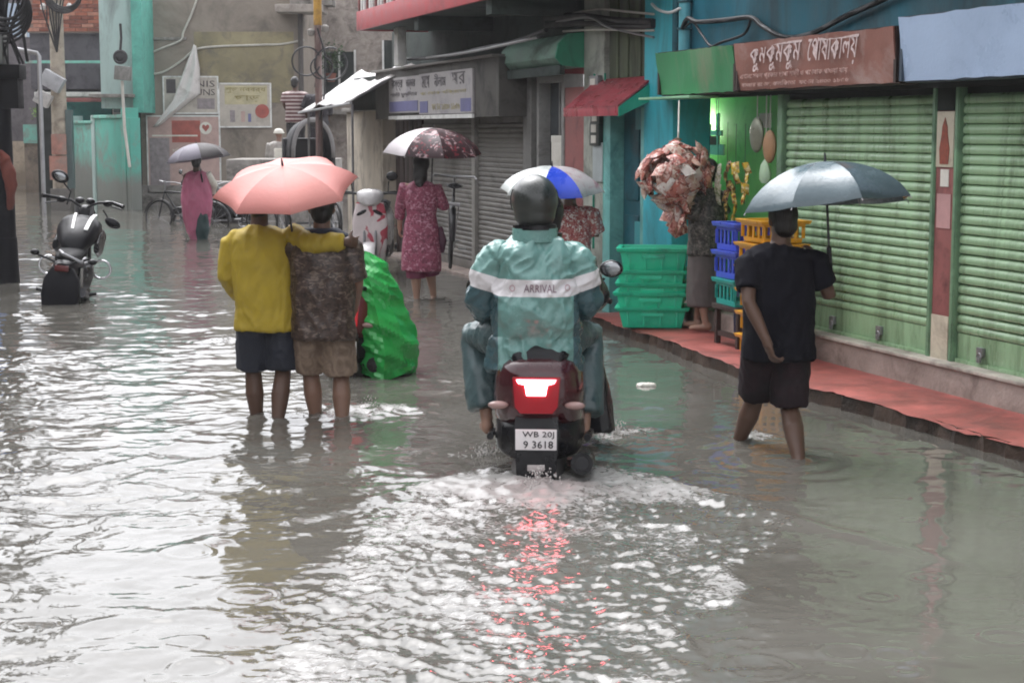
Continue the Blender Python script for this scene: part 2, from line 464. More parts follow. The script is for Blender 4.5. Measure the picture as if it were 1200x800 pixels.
def head_rot(J): return Matrix.Rotation(J['yaw'], 3, 'Z') @ Matrix.Rotation(-J['nod'], 3, 'X')
def person(label, loc, rz, J, skin, group=None, voxel=.011, scale=1.0, cat='person', feet=True, hands=True):
    mb = MB(); torso(mb, J, BODY_T)
    Mh = head_rot(J); H = J['head']
    mb.tube([J['neck'] - Vector((0, 0, .06)), J['neck'] + (H - J['neck']) * .75], [.062, .054], 12)
    mb.ell(H + Mh @ Vector((0, -.008, .02)), (.074, .093, .098), 18, 14, Mh)
    mb.ell(H + Mh @ Vector((0, .026, -.05)), (.056, .062, .070), 14, 10, Mh)
    mb.ell(H + Mh @ Vector((0, .094, -.012)), (.013, .022, .024), 8, 6, Mh)      # nose
    mb.ell(H + Mh @ Vector((0, .080, .022)), (.045, .014, .010), 10, 6, Mh)      # brow
    mb.ell(H + Mh @ Vector((0, .084, -.056)), (.022, .010, .008), 10, 6, Mh)     # lips
    for sgn in (-1, 1):
        mb.ell(H + Mh @ Vector((sgn * .077, -.012, -.005)), (.012, .021, .032), 8, 8, Mh)
    for S, sg in (('L', -1), ('R', 1)):
        sh, el, wr = J['sh' + S], J['el' + S], J['wr' + S]
        mb.tube([sh + Vector((-sg * .07, 0, -.05)), sh + Vector((-sg * .012, 0, -.034)), sh.lerp(el, .2), sh.lerp(el, .35), el, el.lerp(wr, .3), wr], [.045, .044, .053, .050, .040, .041, .027], 12, round_ends=True)
        if hands:
            d = J['hd' + S] if J['hd' + S] is not None else (wr - el); pn = (-sg, .2, .05)
            hand(mb, wr, d, pn, 1.05, J['curl'], right=(S == 'R'))
        hp, kn, an = J['hip' + S], J['kn' + S], J['an' + S]
        sl = kn.lerp(an, .35) + Vector((0, -.012, 0))
        mb.tube([hp + Vector((0, 0, .03)), hp.lerp(kn, .5), kn, sl, an.lerp(kn, .18), an], [.088, .075, .053, .061, .038, .034], 14, round_ends=True)
        if feet:
            f = J['foot' + S].normalized(); sd = f.cross(Vector((0, 0, 1))).normalized(); up = sd.cross(f)
            Mf = Matrix((sd, f, up)).transposed()
            mb.ell(an + f * .055 - up * .042, (.042, .115, .032), 14, 8, Mf)
            mb.ell(an - f * .02 - up * .03, (.034, .045, .045), 10, 8, Mf)
            for k, (o, l) in enumerate(((-.026, .02), (-.012, .03), (.002, .03), (.015, .025), (.028, .015))):
                q = an + f * (.125 + l * .4) - up * .055 + sd * o * (1 if S == 'L' else -1)
                mb.ell(q, (.009, .024, .011), 8, 6, Mf)
    b = organic('person', mb, skin, voxel, None, 3, [(.002, (9, 9, 9), 2, False)], label=label, cat=cat, group=group)
    b.location = loc; b.rotation_euler = (0, 0, rz); b.scale = (scale,) * 3
    for sgn in (-1, 1):
        e = MB(); e.ell(H + Mh @ Vector((sgn * .031, .077, .004)), (.012, .008, .007), 10, 8, Mh); obj('eye', e, EYEM, b)
    return b

def hair(p, J, m=HAIR, long=0, big=1.0, voxel=.01):
    Mh = head_rot(J); H = J['head']; mb = MB()
    mb.ell(H + Mh @ Vector((0, -.022, .034)), (.084 * big, .098 * big, .098 * big), 18, 12, Mh)
    mb.ell(H + Mh @ Vector((0, -.055, -.02)), (.072 * big, .055 * big, .075 * big), 14, 10, Mh)
    if long:
        mb.tube([H + Mh @ Vector((0, -.07, 0)), J['neck'] + Vector((0, -.075, .02)), J['neck'] + Vector((0, -.10, -long))], [.075, .075, .05], 14, round_ends=True)
    return organic('hair', mb, m, voxel, p, 2, [(.006, (14, 14, 6), 5, True)])

def top(p, J, m, name='shirt', hem=-.25, grow=.022, sleeve=.5, flare=.0, loose=1.0, voxel=.012, folds=None, neckline=.985, sl_r=None, bottom=None, collar=False, pw=2.3, skip=()):
    mb = MB(); g = grow
    prof = [(hem, .168 + g + flare, .122 + g + flare * .8), (hem * .5, .166 + g + flare * .6, .122 + g + flare * .5), (0, .165 + g, .12 + g), (.3, .148 * loose + g, .110 * loose + g), (.65, .166 + g, .119 + g), (.86, .166 + g * .8, .102 + g * .8),
            (.91, .146 + g * .7, .092 + g * .7), (.95, .115 + g * .5, .08 + g * .5), (neckline, .066 + g * .3, .062 + g * .3)]
    if collar: prof.append((1.0, .07, .068))
    torso(mb, J, prof, pw)
    for S, sg in (('L', -1), ('R', 1)):
        if S in skip: continue
        sh, el, wr = J['sh' + S], J['el' + S], J['wr' + S]
        r = sl_r or (.062 + g, .058 + g, .05 + g * .9); a = sh + Vector((-sg * .09, 0, -r[0] * .55 - .02))
        if sleeve <= 1:
            mb.tube([a, sh + Vector((-sg * .014, 0, -r[0] * .5)), sh.lerp(el, .2), sh.lerp(el, max(.35, sleeve * .6)), sh.lerp(el, sleeve)], [r[0] * .75, r[0] * .82, r[0], r[1], r[1] * 1.04], 14)
        else:
            k = sleeve - 1
            mb.tube([a, sh + Vector((-sg * .014, 0, -r[0] * .5)), sh.lerp(el, .2), sh.lerp(el, .5), el, el.lerp(wr, k * .5), el.lerp(wr, k)], [r[0] * .75, r[0] * .82, r[0], r[1], r[1] * .93, r[2], r[2] * .92], 14)
    folds = folds if folds is not None else [(.010, [[10, 0, 3], [0, 10, 1], [1, 0, 2.5]], 3, True), (.005, [[17, 0, -9], [0, 15, 3], [2, 0, 6]], 5, True), (.006, (4, 4, 2), 9, False)]
    return organic(name, mb, m, voxel, p, 2, folds)
def legs(p, J, m, name='shorts', frac=.8, grow=.03, waist=.2, flare=.01, voxel=.012, folds=None, low=None):
    """frac: 1 = to the knee, 2 = to the ankle"""
    mb = MB(); g = grow
    torso(mb, J, [(-.2, .10 + g, .08 + g), (-.1, .16 + min(g, .018), .118 + min(g, .018)), (0, .167 + min(g, .014), .12 + min(g, .014)), (waist, .148 + min(g, .008), .108 + min(g, .008))])
    for S, sg in (('L', -1), ('R', 1)):
        hp, kn, an = J['hip' + S], J['kn' + S], J['an' + S]
        if frac <= 1:
            mb.tube([hp + Vector((0, 0, .05)), hp.lerp(kn, .35), hp.lerp(kn, frac)], [.075 + g * .4, .086 + g * .9, .074 + g + flare], 16)
        else:
            k = frac - 1
            mb.tube([hp + Vector((0, 0, .05)), hp.lerp(kn, .45), kn, kn.lerp(an, k * .5), kn.lerp(an, k)], [.075 + g * .4, .08 + g, .06 + g, .055 + g + flare * .5, .044 + g + flare], 16)
    folds = folds if folds is not None else [(.009, [[11, 0, 3], [0, 11, 1], [1, 0, 3]], 13, True), (.004, (20, 20, 9), 6, True), (.005, (4, 4, 2), 29, False)]
    return organic(name, mb, m, voxel, p, 2, folds)
def helmet(p, J, m, visor_m=BLACK, name='helmet', big=1.0, band=None):
    Mh = head_rot(J); H = J['head'] + Vector((0, 0, .02)); mb = MB()
    mb.ell(H + Mh @ Vector((0, -.004, .015)), (.122 * big, .142 * big, .132 * big), 24, 18, Mh)
    mb.ell(H + Mh @ Vector((0, -.01, -.06)), (.108 * big, .122 * big, .085 * big), 20, 12, Mh)
    h = organic(name, mb, m, .012, p, 2)
    v = MB()
    rings = []
    for i in range(7):
        ph = R(-24 + 8 * i); rings.append([tuple(H + Mh @ Vector((.127 * big * math.sin(R(a)) * math.cos(ph), .148 * big * math.cos(R(a)) * math.cos(ph), .015 + .138 * big * math.sin(ph)))) for a in range(-80, 81, 16)])
    v.loft(rings, False, False); obj('visor', v, visor_m, h)
    r = MB(); r.loft([[tuple(H + Mh @ Vector((.114 * big * math.cos(2 * PI * k / 24), .128 * big * math.sin(2 * PI * k / 24) - .01, z))) for k in range(24)] for z in (-.135 * big, -.11 * big)]); obj('rim', r, BLACK, h)
    if band is not None:
        b_ = MB(); rings = []
        for i in range(4):
            ph = R(20 + 9 * i); rings.append([tuple(H + Mh @ Vector((.1245 * big * math.cos(R(a)) * math.cos(ph), -.006 + .1455 * big * math.sin(R(a)) * math.cos(ph), .017 + .1345 * big * math.sin(ph)))) for a in range(0, 361, 15)])
        b_.loft(rings, False, False); obj('band', b_, band, h)
    return h

# ================================================================== umbrellas
def umbrella(label, tip, tilt_dir, tilt, radius, rise, panels, group='umbrellas held over people', shaft_len=.75, grip=None, spin=0, ribs=8, dents=0, seed=1):
    """tip: point of the canopy top; tilted by TILT towards direction TILT_DIR"""
    rnd = random.Random(seed)
    ax = Vector((math.cos(tilt_dir), math.sin(tilt_dir), 0)); q = Vector((0, 0, 1)).rotation_difference((Vector((0, 0, 1)) * math.cos(tilt) + ax * math.sin(tilt)))
    u = bpy.data.objects.new('umbrella', None); u.location = tip; u.rotation_mode = 'QUATERNION'; u.rotation_quaternion = q; u.empty_display_size = .2
    link(u); tag(u, label, 'umbrella', group)
    tips = [rnd.uniform(-dents, dents) for _ in range(ribs)]
    def prof(f):           # radius fraction -> drop below the tip
        return -rise * (1 - math.sqrt(max(0, 1 - (f * .93) ** 2))) / (1 - math.sqrt(1 - .93 ** 2))
    nr, na = 9, 8
    for k in range(ribs):
        mb = MB(); rings = []
        for i in range(nr + 1):
            f = i / nr; row = []
            for j in range(na + 1):
                g = j / na; a = spin + 2 * PI * (k + g) / ribs
                bow = math.sin(PI * g)
                ch = math.cos(PI / ribs) / math.cos(PI * (g - .5) * 2 / ribs)     # straight chord between ribs
                rr = radius * f * (1 + (ch - 1) * .95) * (1 - .07 * bow * f ** 3)
                z = prof(f) - bow * .035 * radius * f * (1 - f * .5) + (tips[k] * (1 - g) + tips[(k + 1) % ribs] * g) * f * f
                row.append((rr * math.cos(a), rr * math.sin(a), z))
            rings.append(row)
        bot = [[(x * .998, y * .998, z - .004) for x, y, z in r] for r in rings]
        n = na + 1
        vs = [p for r in rings for p in r] + [p for r in bot for p in r]; o = (nr + 1) * n; fs = []
        for i in range(nr):
            for j in range(na):
                a = i * n + j
                fs.append((a, a + 1, a + n + 1, a + n)); fs.append((o + a, o + a + n, o + a + n + 1, o + a + 1))
        for j in range(na):
            a = nr * n + j; fs.append((a, a + 1, o + a + 1, o + a))
        for i in range(nr):
            a = i * n; fs.append((a, a + n, o + a + n, o + a)); a = i * n + na; fs.append((a + n, a, o + a, o + a + n))
        mb.add(vs, fs); obj('canopy_panel', mb, panels[k % len(panels)], u, smooth=60)
    for k in range(ribs):
        a = spin + 2 * PI * k / ribs
        pts = [(radius * f * math.cos(a), radius * f * math.sin(a), prof(f) - .010 + tips[k] * f * f) for f in (0.03, .25, .5, .75, .9, 1.01)]
        mb = MB(); mb.tube(pts, .0035, 5); mb.tube([(0, 0, -rise * .95), pts[2]], .0028, 4); obj('rib', mb, STEEL, u)
    mb = MB(); mb.tube([(0, 0, .05), (0, 0, .01), (0, 0, -shaft_len)], [.004, .008, .007], 8); obj('shaft', mb, mm('umbrella_shaft', (.05, .05, .055), .4), u)
    mb = MB(); mb.tube([(0, 0, -shaft_len + .02), (0, 0, -shaft_len - .10)], [.015, .017], 10, round_ends=True); obj('handle', mb, BLACK, u, smooth=60)
    return u
# ================================================================== building materials
TURQ_DK = mat('dark_turquoise_paint', '#176476', .6, var=.25, scale=1.5, dirt='#103f4a', dirt_amt=.5, dirt_scale=1.2, rain=True, stretch=(1, 1, .5))
TURQ_BR = mat('bright_turquoise_paint', '#35aebd', .55, var=.15, scale=2, dirt='#2a7f88', dirt_amt=.4, stretch=(1, 1, .4))
TURQ_MID = mat('turquoise_door_paint', '#1c7f84', .5, var=.2, scale=3, dirt='#0f4a50', dirt_amt=.4)
TURQ_DOOR = mat('deep_teal_door_paint', '#0e5460', .5, var=.25, scale=3, dirt='#082e36', dirt_amt=.4)
TURQ_PALE = mat('pale_turquoise_plaster', '#a9c0bc', .8, var=.15, scale=1.5, dirt='#84918f', dirt_amt=.5, stretch=(1, 1, .3))
TURQ_WALL = mat('stained_turquoise_plaster', '#56a898', .8, var=.18, scale=1.2, dirt='#7d7975', dirt_amt=.42, dirt_scale=1.4, low=(.8, .34))
MINT = mat('mint_plaster', '#7fc0b2', .8, var=.2, scale=2, dirt='#8a8782', dirt_amt=.5)
SH_GREEN = mat('green_shutter_paint', '#8fae88', .45, var=.16, scale=2.2, bump=.25, bscale=25, dirt='#566b4c', dirt_amt=.46, dirt_scale=1.6, rain=True, stretch=(2.6, 2.6, .45), world=True)
SH_GREY = mat('grey_shutter_steel', '#77746f', .5, var=.2, scale=3, dirt='#4b4743', dirt_amt=.5, stretch=(.4, 1, 1))
SILL = mat('worn_sill', '#b3aca2', .6, var=.25, scale=7, dirt='#6a6259', dirt_amt=.5)
PLINTH = mat('wet_cement_plinth', '#9c8d85', .7, var=.25, scale=3, dirt='#6b5e57', dirt_amt=.5, bump=.4, rain=True)
REDPAVE = mat('red_oxide_cement', '#9c564f', .5, var=.3, scale=3.5, dirt='#6a3f3a', dirt_amt=.55, dirt_scale=1.8, bump=.4, spec=.3)
KERBBR = mat('wet_kerb_brick', '#4a3a30', .5, var=.4, scale=8, dirt='#251d18', dirt_amt=.5, bump=.6)
JAMB = mat('shutter_channel', '#6f9272', .5, dirt='#46614b', dirt_amt=.5)
MAROON = mat('maroon_paint', '#7b3238', .6, var=.25, scale=3, dirt='#4b2226', dirt_amt=.45)
MAROON_LT = mat('faded_maroon_paint', '#8e5552', .6, var=.25, scale=4, dirt='#5a3230', dirt_amt=.4)
CREAM = mat('cream_tile', '#c6bda9', .5, var=.12, dirt='#8c7f6d', dirt_amt=.45)
GREYWALL = mat('damp_grey_plaster', '#565450', .8, var=.3, scale=1.2, dirt='#2d2c2a', dirt_amt=.5)
DKWALL = mat('sooty_green_plaster', '#35413d', .8, var=.3, scale=1.5, dirt='#1a211f', dirt_amt=.5)
OLIVE = mat('olive_plaster', '#5d6650', .8, var=.3, scale=1.3, dirt='#353b2f', dirt_amt=.55, stretch=(1, 1, .25))
ENDWALL = mat('weathered_brown_render', '#8f857a', .85, var=.22, scale=.7, dirt='#5f5850', dirt_amt=.5, dirt_scale=.7, bump=.5, bscale=12)
BROWN = mat('dark_brown_board', '#3a2a26', .6, var=.3, scale=4, dirt='#1e1614', dirt_amt=.4)
GREENIN = mat('leaf_green_paint', '#7cc46f', .6, var=.12, scale=2, dirt='#56994f', dirt_amt=.25)
DARKIN = mat('dark_interior', '#1b2420', .8, var=.2)
BEIGEP = mat('beige_plaster', '#c9bba8', .8, var=.12, scale=2, dirt='#9a8c7b', dirt_amt=.45, low=(.6, .25))
GLASS_DK = mat('dim_window_glass', '#3b4145', .12, var=.2, scale=2, bump=0)
REDAWN = mat('red_painted_sheet', '#a84650', .45, var=.2, scale=5, dirt='#74333a', dirt_amt=.4, rain=True)
TEALAWN = mat('teal_painted_sheet', '#239a80', .45, var=.15, dirt='#1a6b5a', dirt_amt=.35)
PAPER_W = mat('white_paper', '#d9d6cc', .7, var=.08, dirt='#b9b2a4', dirt_amt=.25)

class RB(MB):
    """builder in shop-row coordinates (s away along the row, t out to the street, z up), drawn for a thing based at s0"""
    def __init__(self, s0=0, t0=0, z0=0):
        super().__init__(); self.M = Matrix.Translation((-s0, -t0, -z0))

# ================================================================== ground, pavement
g = MB(); g.add([(-90, -40, -.22), (60, -40, -.22), (60, 130, -.22), (-90, 130, -.22)], [(0, 1, 2, 3)])
obj('road', g, mat('flooded_asphalt', (.06, .055, .05), .8), kind='structure')

edge = [FO + FD * -9 + FN * .78, G(1200, 521, .10), G(955, 455, .10), G(870, 431, .10), G(780, 398, .10), G(705, 373, .10), FO + FD * 3.25 + FN * .75]
edge = [Vector((p.x, p.y, .10)) for p in edge]
def to_row(p): q = p - FO; return (q.dot(FD), q.dot(FN))
pv = RB(); er = [to_row(p) for p in edge]
rows = []
for i in range(len(er) - 1):
    (s0, t0), (s1, t1) = er[i], er[i + 1]; k = max(2, int(abs(s1 - s0) / .07))
    for j in range(k): rows.append((s0 + (s1 - s0) * j / k, t0 + (t1 - t0) * j / k))
rows.append(er[-1])
rg = random.Random(4); verts, faces = [], []
for i, (s, t) in enumerate(rows):
    w = .018 * math.sin(s * 3.1) + .012 * math.sin(s * 11) + rg.uniform(-.012, .012)
    h = .012 * math.sin(s * 2.3) + rg.uniform(-.004, .004)
    verts += [(s, -.1, .105), (s, t * .5, .108 + h * .3), (s, t - .03 + w, .102 + h), (s, t + w, .094 + h)]
for i in range(len(rows) - 1):
    for j in range(3): faces.append((i * 4 + j, i * 4 + j + 1, i * 4 + j + 5, i * 4 + j + 4))
pv.add(verts, faces)
pave = empty('pavement', FO, FROT); tag(pave, kind='structure')
o = obj('paving', pv, REDPAVE, pave, smooth=60)
kb = RB(); verts, faces = [], []
for i, (s, t) in enumerate(rows):
    w = .018 * math.sin(s * 3.1) + rg.uniform(-.02, .02)
    verts += [(s, t + w - .02, .095), (s, t + w - .015 + rg.uniform(-.02, .015), .03), (s, t + w, -.21)]
for i in range(len(rows) - 1):
    for j in range(2): faces.append((i * 3 + j, i * 3 + j + 1, i * 3 + j + 4, i * 3 + j + 3))
kb.add(verts, faces); obj('kerb', kb, KERBBR, pave, smooth=20)

# ================================================================== near shop with green shutters
sb = row_thing('shop_building', 'turquoise shop with two closed green roller shutters and an open snack shop', 'building')
def slat_mesh(L, pitch=.066, d=.026):
    prof = [(0, 0), (d * .75, .006), (d, pitch * .35), (d * .85, pitch * .7), (d * .2, pitch * .93), (-.004, pitch * 1.02), (-.012, pitch * .5)]
    mb = MB(); n = len(prof)
    vs = [(0, y, z) for y, z in prof] + [(L, y, z) for y, z in prof]
    mb.add(vs, [(i, (i + 1) % n, n + (i + 1) % n, n + i) for i in range(n)] + [tuple(range(n)), tuple(reversed(range(n, 2 * n)))])
    return mb.mesh('slat', 0, 50)
def shutter(s0, s1, z0, z1, parent, m, pitch, panel_h, locks):
    L = s1 - s0
    base = RB(); base.box(s0, s1, -.05, -.035, z0, z1)
    sh = obj('roller_shutter', base, DARKIN, parent)
    bp = RB(); bp.box(s0 + .01, s1 - .01, -.03, -.012, z0 + .012, z0 + panel_h); bp.box(s0 + .01, s1 - .01, -.012, .006, z0, z0 + .03)
    obj('bottom_panel', bp, m, sh, bevel=.004)
    me = slat_mesh(L - .02, pitch); me.materials.append(m)
    n = int((z1 - z0 - panel_h) / pitch)
    for i in range(n):
        o = bpy.data.objects.new('slat', me); o.location = (s0 + .01, -.028 + rg.uniform(-.001, .001), z0 + panel_h + i * pitch); o.rotation_euler = (rg.uniform(-.02, .02), rg.uniform(-.0008, .0008), 0); link(o, sh)
    for ls in locks:
        lk = RB(); lk.box(ls - .035, ls + .035, -.012, .012, z0 + .075, z0 + .135); lk.torus((ls, .012, z0 + .075), .024, .006, 'y', 14, 6); lk.box(ls - .018, ls + .018, .005, .022, z0 + .035, z0 + .075)
        obj('lock', lk, STEEL, sh, bevel=.003)
    return sh
shutter(-1.715, .50, .30, 2.13, sb, SH_GREEN, .066, .20, (-1.05, -.35))
shutter(-4.6, -2.045, .30, 2.13, sb, SH_GREEN, .066, .20, (-2.35, -3.6))
for a, b_ in ((.50, .60), (-1.765, -1.715), (-2.045, -1.995)):
    m_ = RB(); m_.box(a, b_, -.06, .022, .30, 2.15); m_.box(a + .008, b_ - .008, .022, .028, .30, 2.15); obj('shutter_channel', m_, JAMB, sb, bevel=.004)
c_ = RB(); c_.box(-1.995, -1.765, -.1, .012, .28, 2.15); col_o = obj('column', c_, MAROON_LT, sb, bevel=.004)
for z0, z1, m_, nm in ((.302, .60, CREAM, 'tile'), (1.60, 1.97, CREAM, 'tile'), (1.975, 2.148, DARKIN, 'tile')):
    t_ = RB(); t_.box(-1.985, -1.775, .012, .022, z0, z1); obj(nm, t_, m_, col_o, bevel=.002)
for a, b_, z0, z1, m_ in ((-1.93, -1.83, 1.47, 1.585, PAPER_W), (-1.965, -1.795, 1.19, 1.42, mat('pink_notice', '#b98e8c', .6))):
    t_ = RB(); t_.box(a, b_, .013, .018, z0, z1); obj('notice', t_, m_, col_o)
# praying red figure tile (plain stand-in)
fg = RB()
fg.prism([(-1.93, 1.62), (-1.83, 1.62), (-1.82, 1.72), (-1.845, 1.82), (-1.85, 1.87), (-1.88, 1.93), (-1.91, 1.87), (-1.915, 1.82), (-1.94, 1.72)], .023, .027)
obj('painted_figure', fg, mat('terracotta_print', '#8a4534', .6, var=.4, scale=30), col_o)
p_ = RB(); p_.box(-9, 2.58, -.35, .115, -.21, .28); obj('plinth', p_, PLINTH, sb, bevel=.008)
p_ = RB(); p_.box(-9, .62, -.06, .135, .28, .305); obj('sill', p_, SILL, sb, bevel=.006)
p_ = RB(); p_.box(-9, 2.58, -.12, .032, 2.128, 2.55); obj('beam', p_, DARKIN, sb); p_ = RB(); p_.box(-9, 3.3, -1.2, -1.1, -.2, 6.2); obj('rear_wall', p_, DARKIN, sb); p_ = RB(); p_.box(-9, 3.3, -1.2, 0, 6.2, 6.3); obj('roof', p_, CONC, sb)
p_ = RB(); p_.box(-9, 2.58, -.3, .0, 2.55, 6.2); obj('upper_wall', p_, TURQ_DK, sb)
p_ = RB(); p_.box(-9, -4.6, -.3, .0, .3, 2.15); obj('side_wall', p_, PLINTH, sb)
p_ = RB(); p_.box(2.60, 3.30, -.3, .08, -.21, 6.2); obj('pillar', p_, TURQ_BR, sb, bevel=.01)
p_ = RB()
p_.tube([(2.40, .06, 2.45), (2.40, .06, 6.2)], .055, 12)
pipe = obj('drain_pipe', p_, mat('pale_blue_pipe', '#5fa9b5', .4), sb)
p_ = RB(); [p_.torus((2.40, .06, z), .06, .012, 'z', 16, 6) for z in (2.75, 2.99, 3.3, 4.2)]; obj('pipe_clip', p_, TURQ_DOOR, pipe)
p_ = RB(); p_.tube([(2.53, .09, 2.5), (2.53, .09, 6.2)], .035, 8); obj('dark_pipe', p_, TURQ_DOOR, sb)
p_ = RB(); p_.box(-9, 1.2, 0, .65, 3.35, 3.5); obj('ledge', p_, TURQ_DK, sb, bevel=.01)
# open snack shop
p_ = RB(); p_.box(.50, 4.1, -.80, -.70, .1, 2.6); obj('back_wall', p_, GREENIN, sb)
p_ = RB(); p_.box(.50, .60, -.70, -.06, .1, 2.6); obj('room_wall', p_, GREENIN, sb); p_ = RB(); p_.box(4.0, 4.08, -.70, -.34, .1, 2.6); obj('room_wall', p_, GREENIN, sb)
p_ = RB(); p_.box(.5, 4.1, -.70, -.34, 2.45, 2.55); obj('room_ceiling', p_, PAPER_W, sb)
p_ = RB(); p_.box(.6, 4.0, -.70, -.36, .2, .285); obj('room_floor', p_, PLINTH, sb)

# ================================================================== signboards of the near shop
def signboard(label, s0, s1, z0, z1, t, m, lean=.06, group='signboards over the green shutters', fm=None):
    r = row_thing('signboard', label, 'sign', (s0 + s1) / 2, t, z0, group)
    w = s1 - s0; h = z1 - z0; b = MB()
    n = 22; rings_f = []
    for i in range(n + 1):
        x = -w / 2 + w * i / n; row = []
        for j in range(5):
            z = h * j / 4; dent = .006 * math.sin(x * 5 + j) + rg.uniform(-.002, .002)
            row.append((x, lean * (1 - j / 4) * 0 + lean * j / 4 + dent, z + (rg.uniform(-.006, .006) if j in (0, 4) else 0)))
        rings_f.append(row)
    vs = [p for r_ in rings_f for p in r_] + [(p[0], p[1] - .012, p[2]) for r_ in rings_f for p in r_]; o = (n + 1) * 5; fs = []
    for i in range(n):
        for j in range(4):
            a = i * 5 + j; fs += [(a, a + 1, a + 6, a + 5), (o + a, o + a + 5, o + a + 6, o + a + 1)]
        fs += [(i * 5 + 4, o + i * 5 + 4, o + i * 5 + 9, i * 5 + 9), (i * 5, i * 5 + 5, o + i * 5 + 5, o + i * 5)]
    for i in (0, n):
        for j in range(4): a = i * 5 + j; fs.append((a, o + a, o + a + 1, a + 1))
    b.add(vs, fs); obj('panel', b, m, r, smooth=60)
    f = MB(); fr = .018
    f.box(-w / 2, w / 2, -.16, -.015, -.01, .025); f.box(-w / 2, w / 2, -.16, lean - .02, h - .025, h + .006)
    f.box(-w / 2 - .012, -w / 2 + .02, -.16, lean * .5, 0, h); f.box(w / 2 - .02, w / 2 + .012, -.16, lean * .5, 0, h)
    for x in (-w * .3, w * .3): f.box(x - .02, x + .02, -t + .03, -.16, h * .4, h * .4 + .04)
    obj('frame', f, fm or BROWN, r)
    return r, w, h
SB_BR = mat('faded_brown_signpaint', '#93655a', .5, var=.22, scale=4, dirt='#a98f88', dirt_amt=.42, dirt_scale=2.5, rain=True)
SB_BL = mat('pale_blue_flex', '#a9bdd8', .45, var=.06, scale=2, dirt='#8ea3bf', dirt_amt=.25, rain=True)
SB_GR = mat('faded_green_sheet', '#3f8a5c', .5, var=.2, scale=2, dirt='#7b8a6c', dirt_amt=.38, stretch=(1, 1, .3), rain=True)
sg, w, h = signboard('brown shop signboard with worn white Bengali lettering above the green shutter', -1.68, .80, 2.165, 2.535, .27, SB_BR)
INK = mat('worn_white_ink', '#c9b4b2', .5, var=.2, scale=30, dirt='#a08078', dirt_amt=.35, dirt_scale=14)
INK2 = mat('pinkish_ink', '#b8958d', .5, var=.2, scale=30, dirt='#a08078', dirt_amt=.4, dirt_scale=14)
tl = (R(90 - 6), 0, PI)
lettering('lettering', 'কুমকুমকুম', .2, INK, sg, (.50, .062, .24), width=.86, height=.215, rot=tl)
lettering('lettering', 'েপাষাকালয়', .2, INK, sg, (-.42, .066, .25), width=.74, height=.225, rot=tl)
lettering('lettering', 'এখানে সকল প্রকার ছাপা শাড়ী ও পোষাক পাওয়া যায়', .1, INK2, sg, (.26, .043, .105), width=1.75, height=.062, rot=tl)
lettering('lettering', 'বাজার রোড, কলিকাতা  ফোন ২৪৩০ ১৮৫৬', .1, INK2, sg, (.26, .032, .040), width=1.75, height=.045, rot=tl)
signboard('plain pale blue signboard, creased, above the closed shutter nearest the camera', -4.9, -1.80, 2.17, 2.585, .30, SB_BL, fm=mat('blue_grey_frame', '#33414f', .5))
signboard('blank faded green signboard over the snack shop doorway', .87, 2.47, 2.16, 2.53, .26, SB_GR, lean=.05)
# small drip roof strip at the left end of the green board
r_ = row_thing('rain_strip', 'pale green metal rain strip under the green signboard', 'rain strip', 2.0, .2, 2.12)
p_ = MB(); p_.box(-.4, .75, -.12, .16, 0, .02); obj('strip', p_, mat('pale_green_sheet', '#8fbf98', .5), r_, bevel=.003)

# ================================================================== house entrance with red awning
SPLIT = ('door_jamb', 'cross_beam', 'shutter_post', 'post', 'step')
he = row_thing('house_entrance', 'narrow house front with maroon panel and turquoise door below a red awning', 'building', 4.4)
def hp(name, m, *bx, parent=None, bevel=.004):
    if len(bx) > 1 and name in SPLIT:
        for b in bx[1:]: hp(name, m, b, parent=parent, bevel=bevel)
        bx = bx[:1]
    p = RB(4.4); [p.box(*b) for b in bx]; return obj(name, p, m, parent or he, bevel=bevel)
hp('upper_wall', OLIVE, (3.30, 4.47, -.3, -.02, 2.1, 6.2), bevel=0)
for s_ in (3.62, 3.95, 4.22): hp('board_strip', OLIVE, (s_ - .02, s_ + .02, -.02, .0, 2.1, 3.2))
hp('maroon_panel', MAROON_LT, (5.10, 5.72, -.3, .015, -.21, 2.3))
hp('meter_pillar', mat('dirty_pale_plaster', '#a7aaa0', .7, dirt='#6c7068', dirt_amt=.5), (4.50, 5.09, -.3, .03, -.21, 3.2))
dj = hp('door_jamb', mat('aqua_jamb_paint', '#6fb3ae', .5, dirt='#417f7d', dirt_amt=.4), (4.26, 4.46, -.2, .05, -.21, 2.06), (3.30, 3.42, -.2, .06, -.21, 2.06))
hp('door_head', TURQ_MID, (3.30, 4.46, -.25, .02, 2.06, 2.2))
dr = hp('door', TURQ_DOOR, (3.76, 4.26, -.16, -.10, -.2, 2.06))
for z0 in (.25, 1.15): hp('panel', TURQ_DOOR, (3.83, 4.19, -.10, -.085, z0, z0 + .75), parent=dr, bevel=.01)
wn_ = hp('side_window', TURQ_MID, (3.42, 3.76, -.18, -.02, -.2, .95), (3.42, 3.76, -.18, -.02, 1.85, 2.06))
hp('pane', GLASS_DK, (3.43, 3.75, -.14, -.12, .95, 1.85), parent=wn_)
for i in range(5): hp('bar', TURQ_MID, (3.46 + i * .062, 3.472 + i * .062, -.09, -.078, .95, 1.85), parent=wn_, bevel=0)
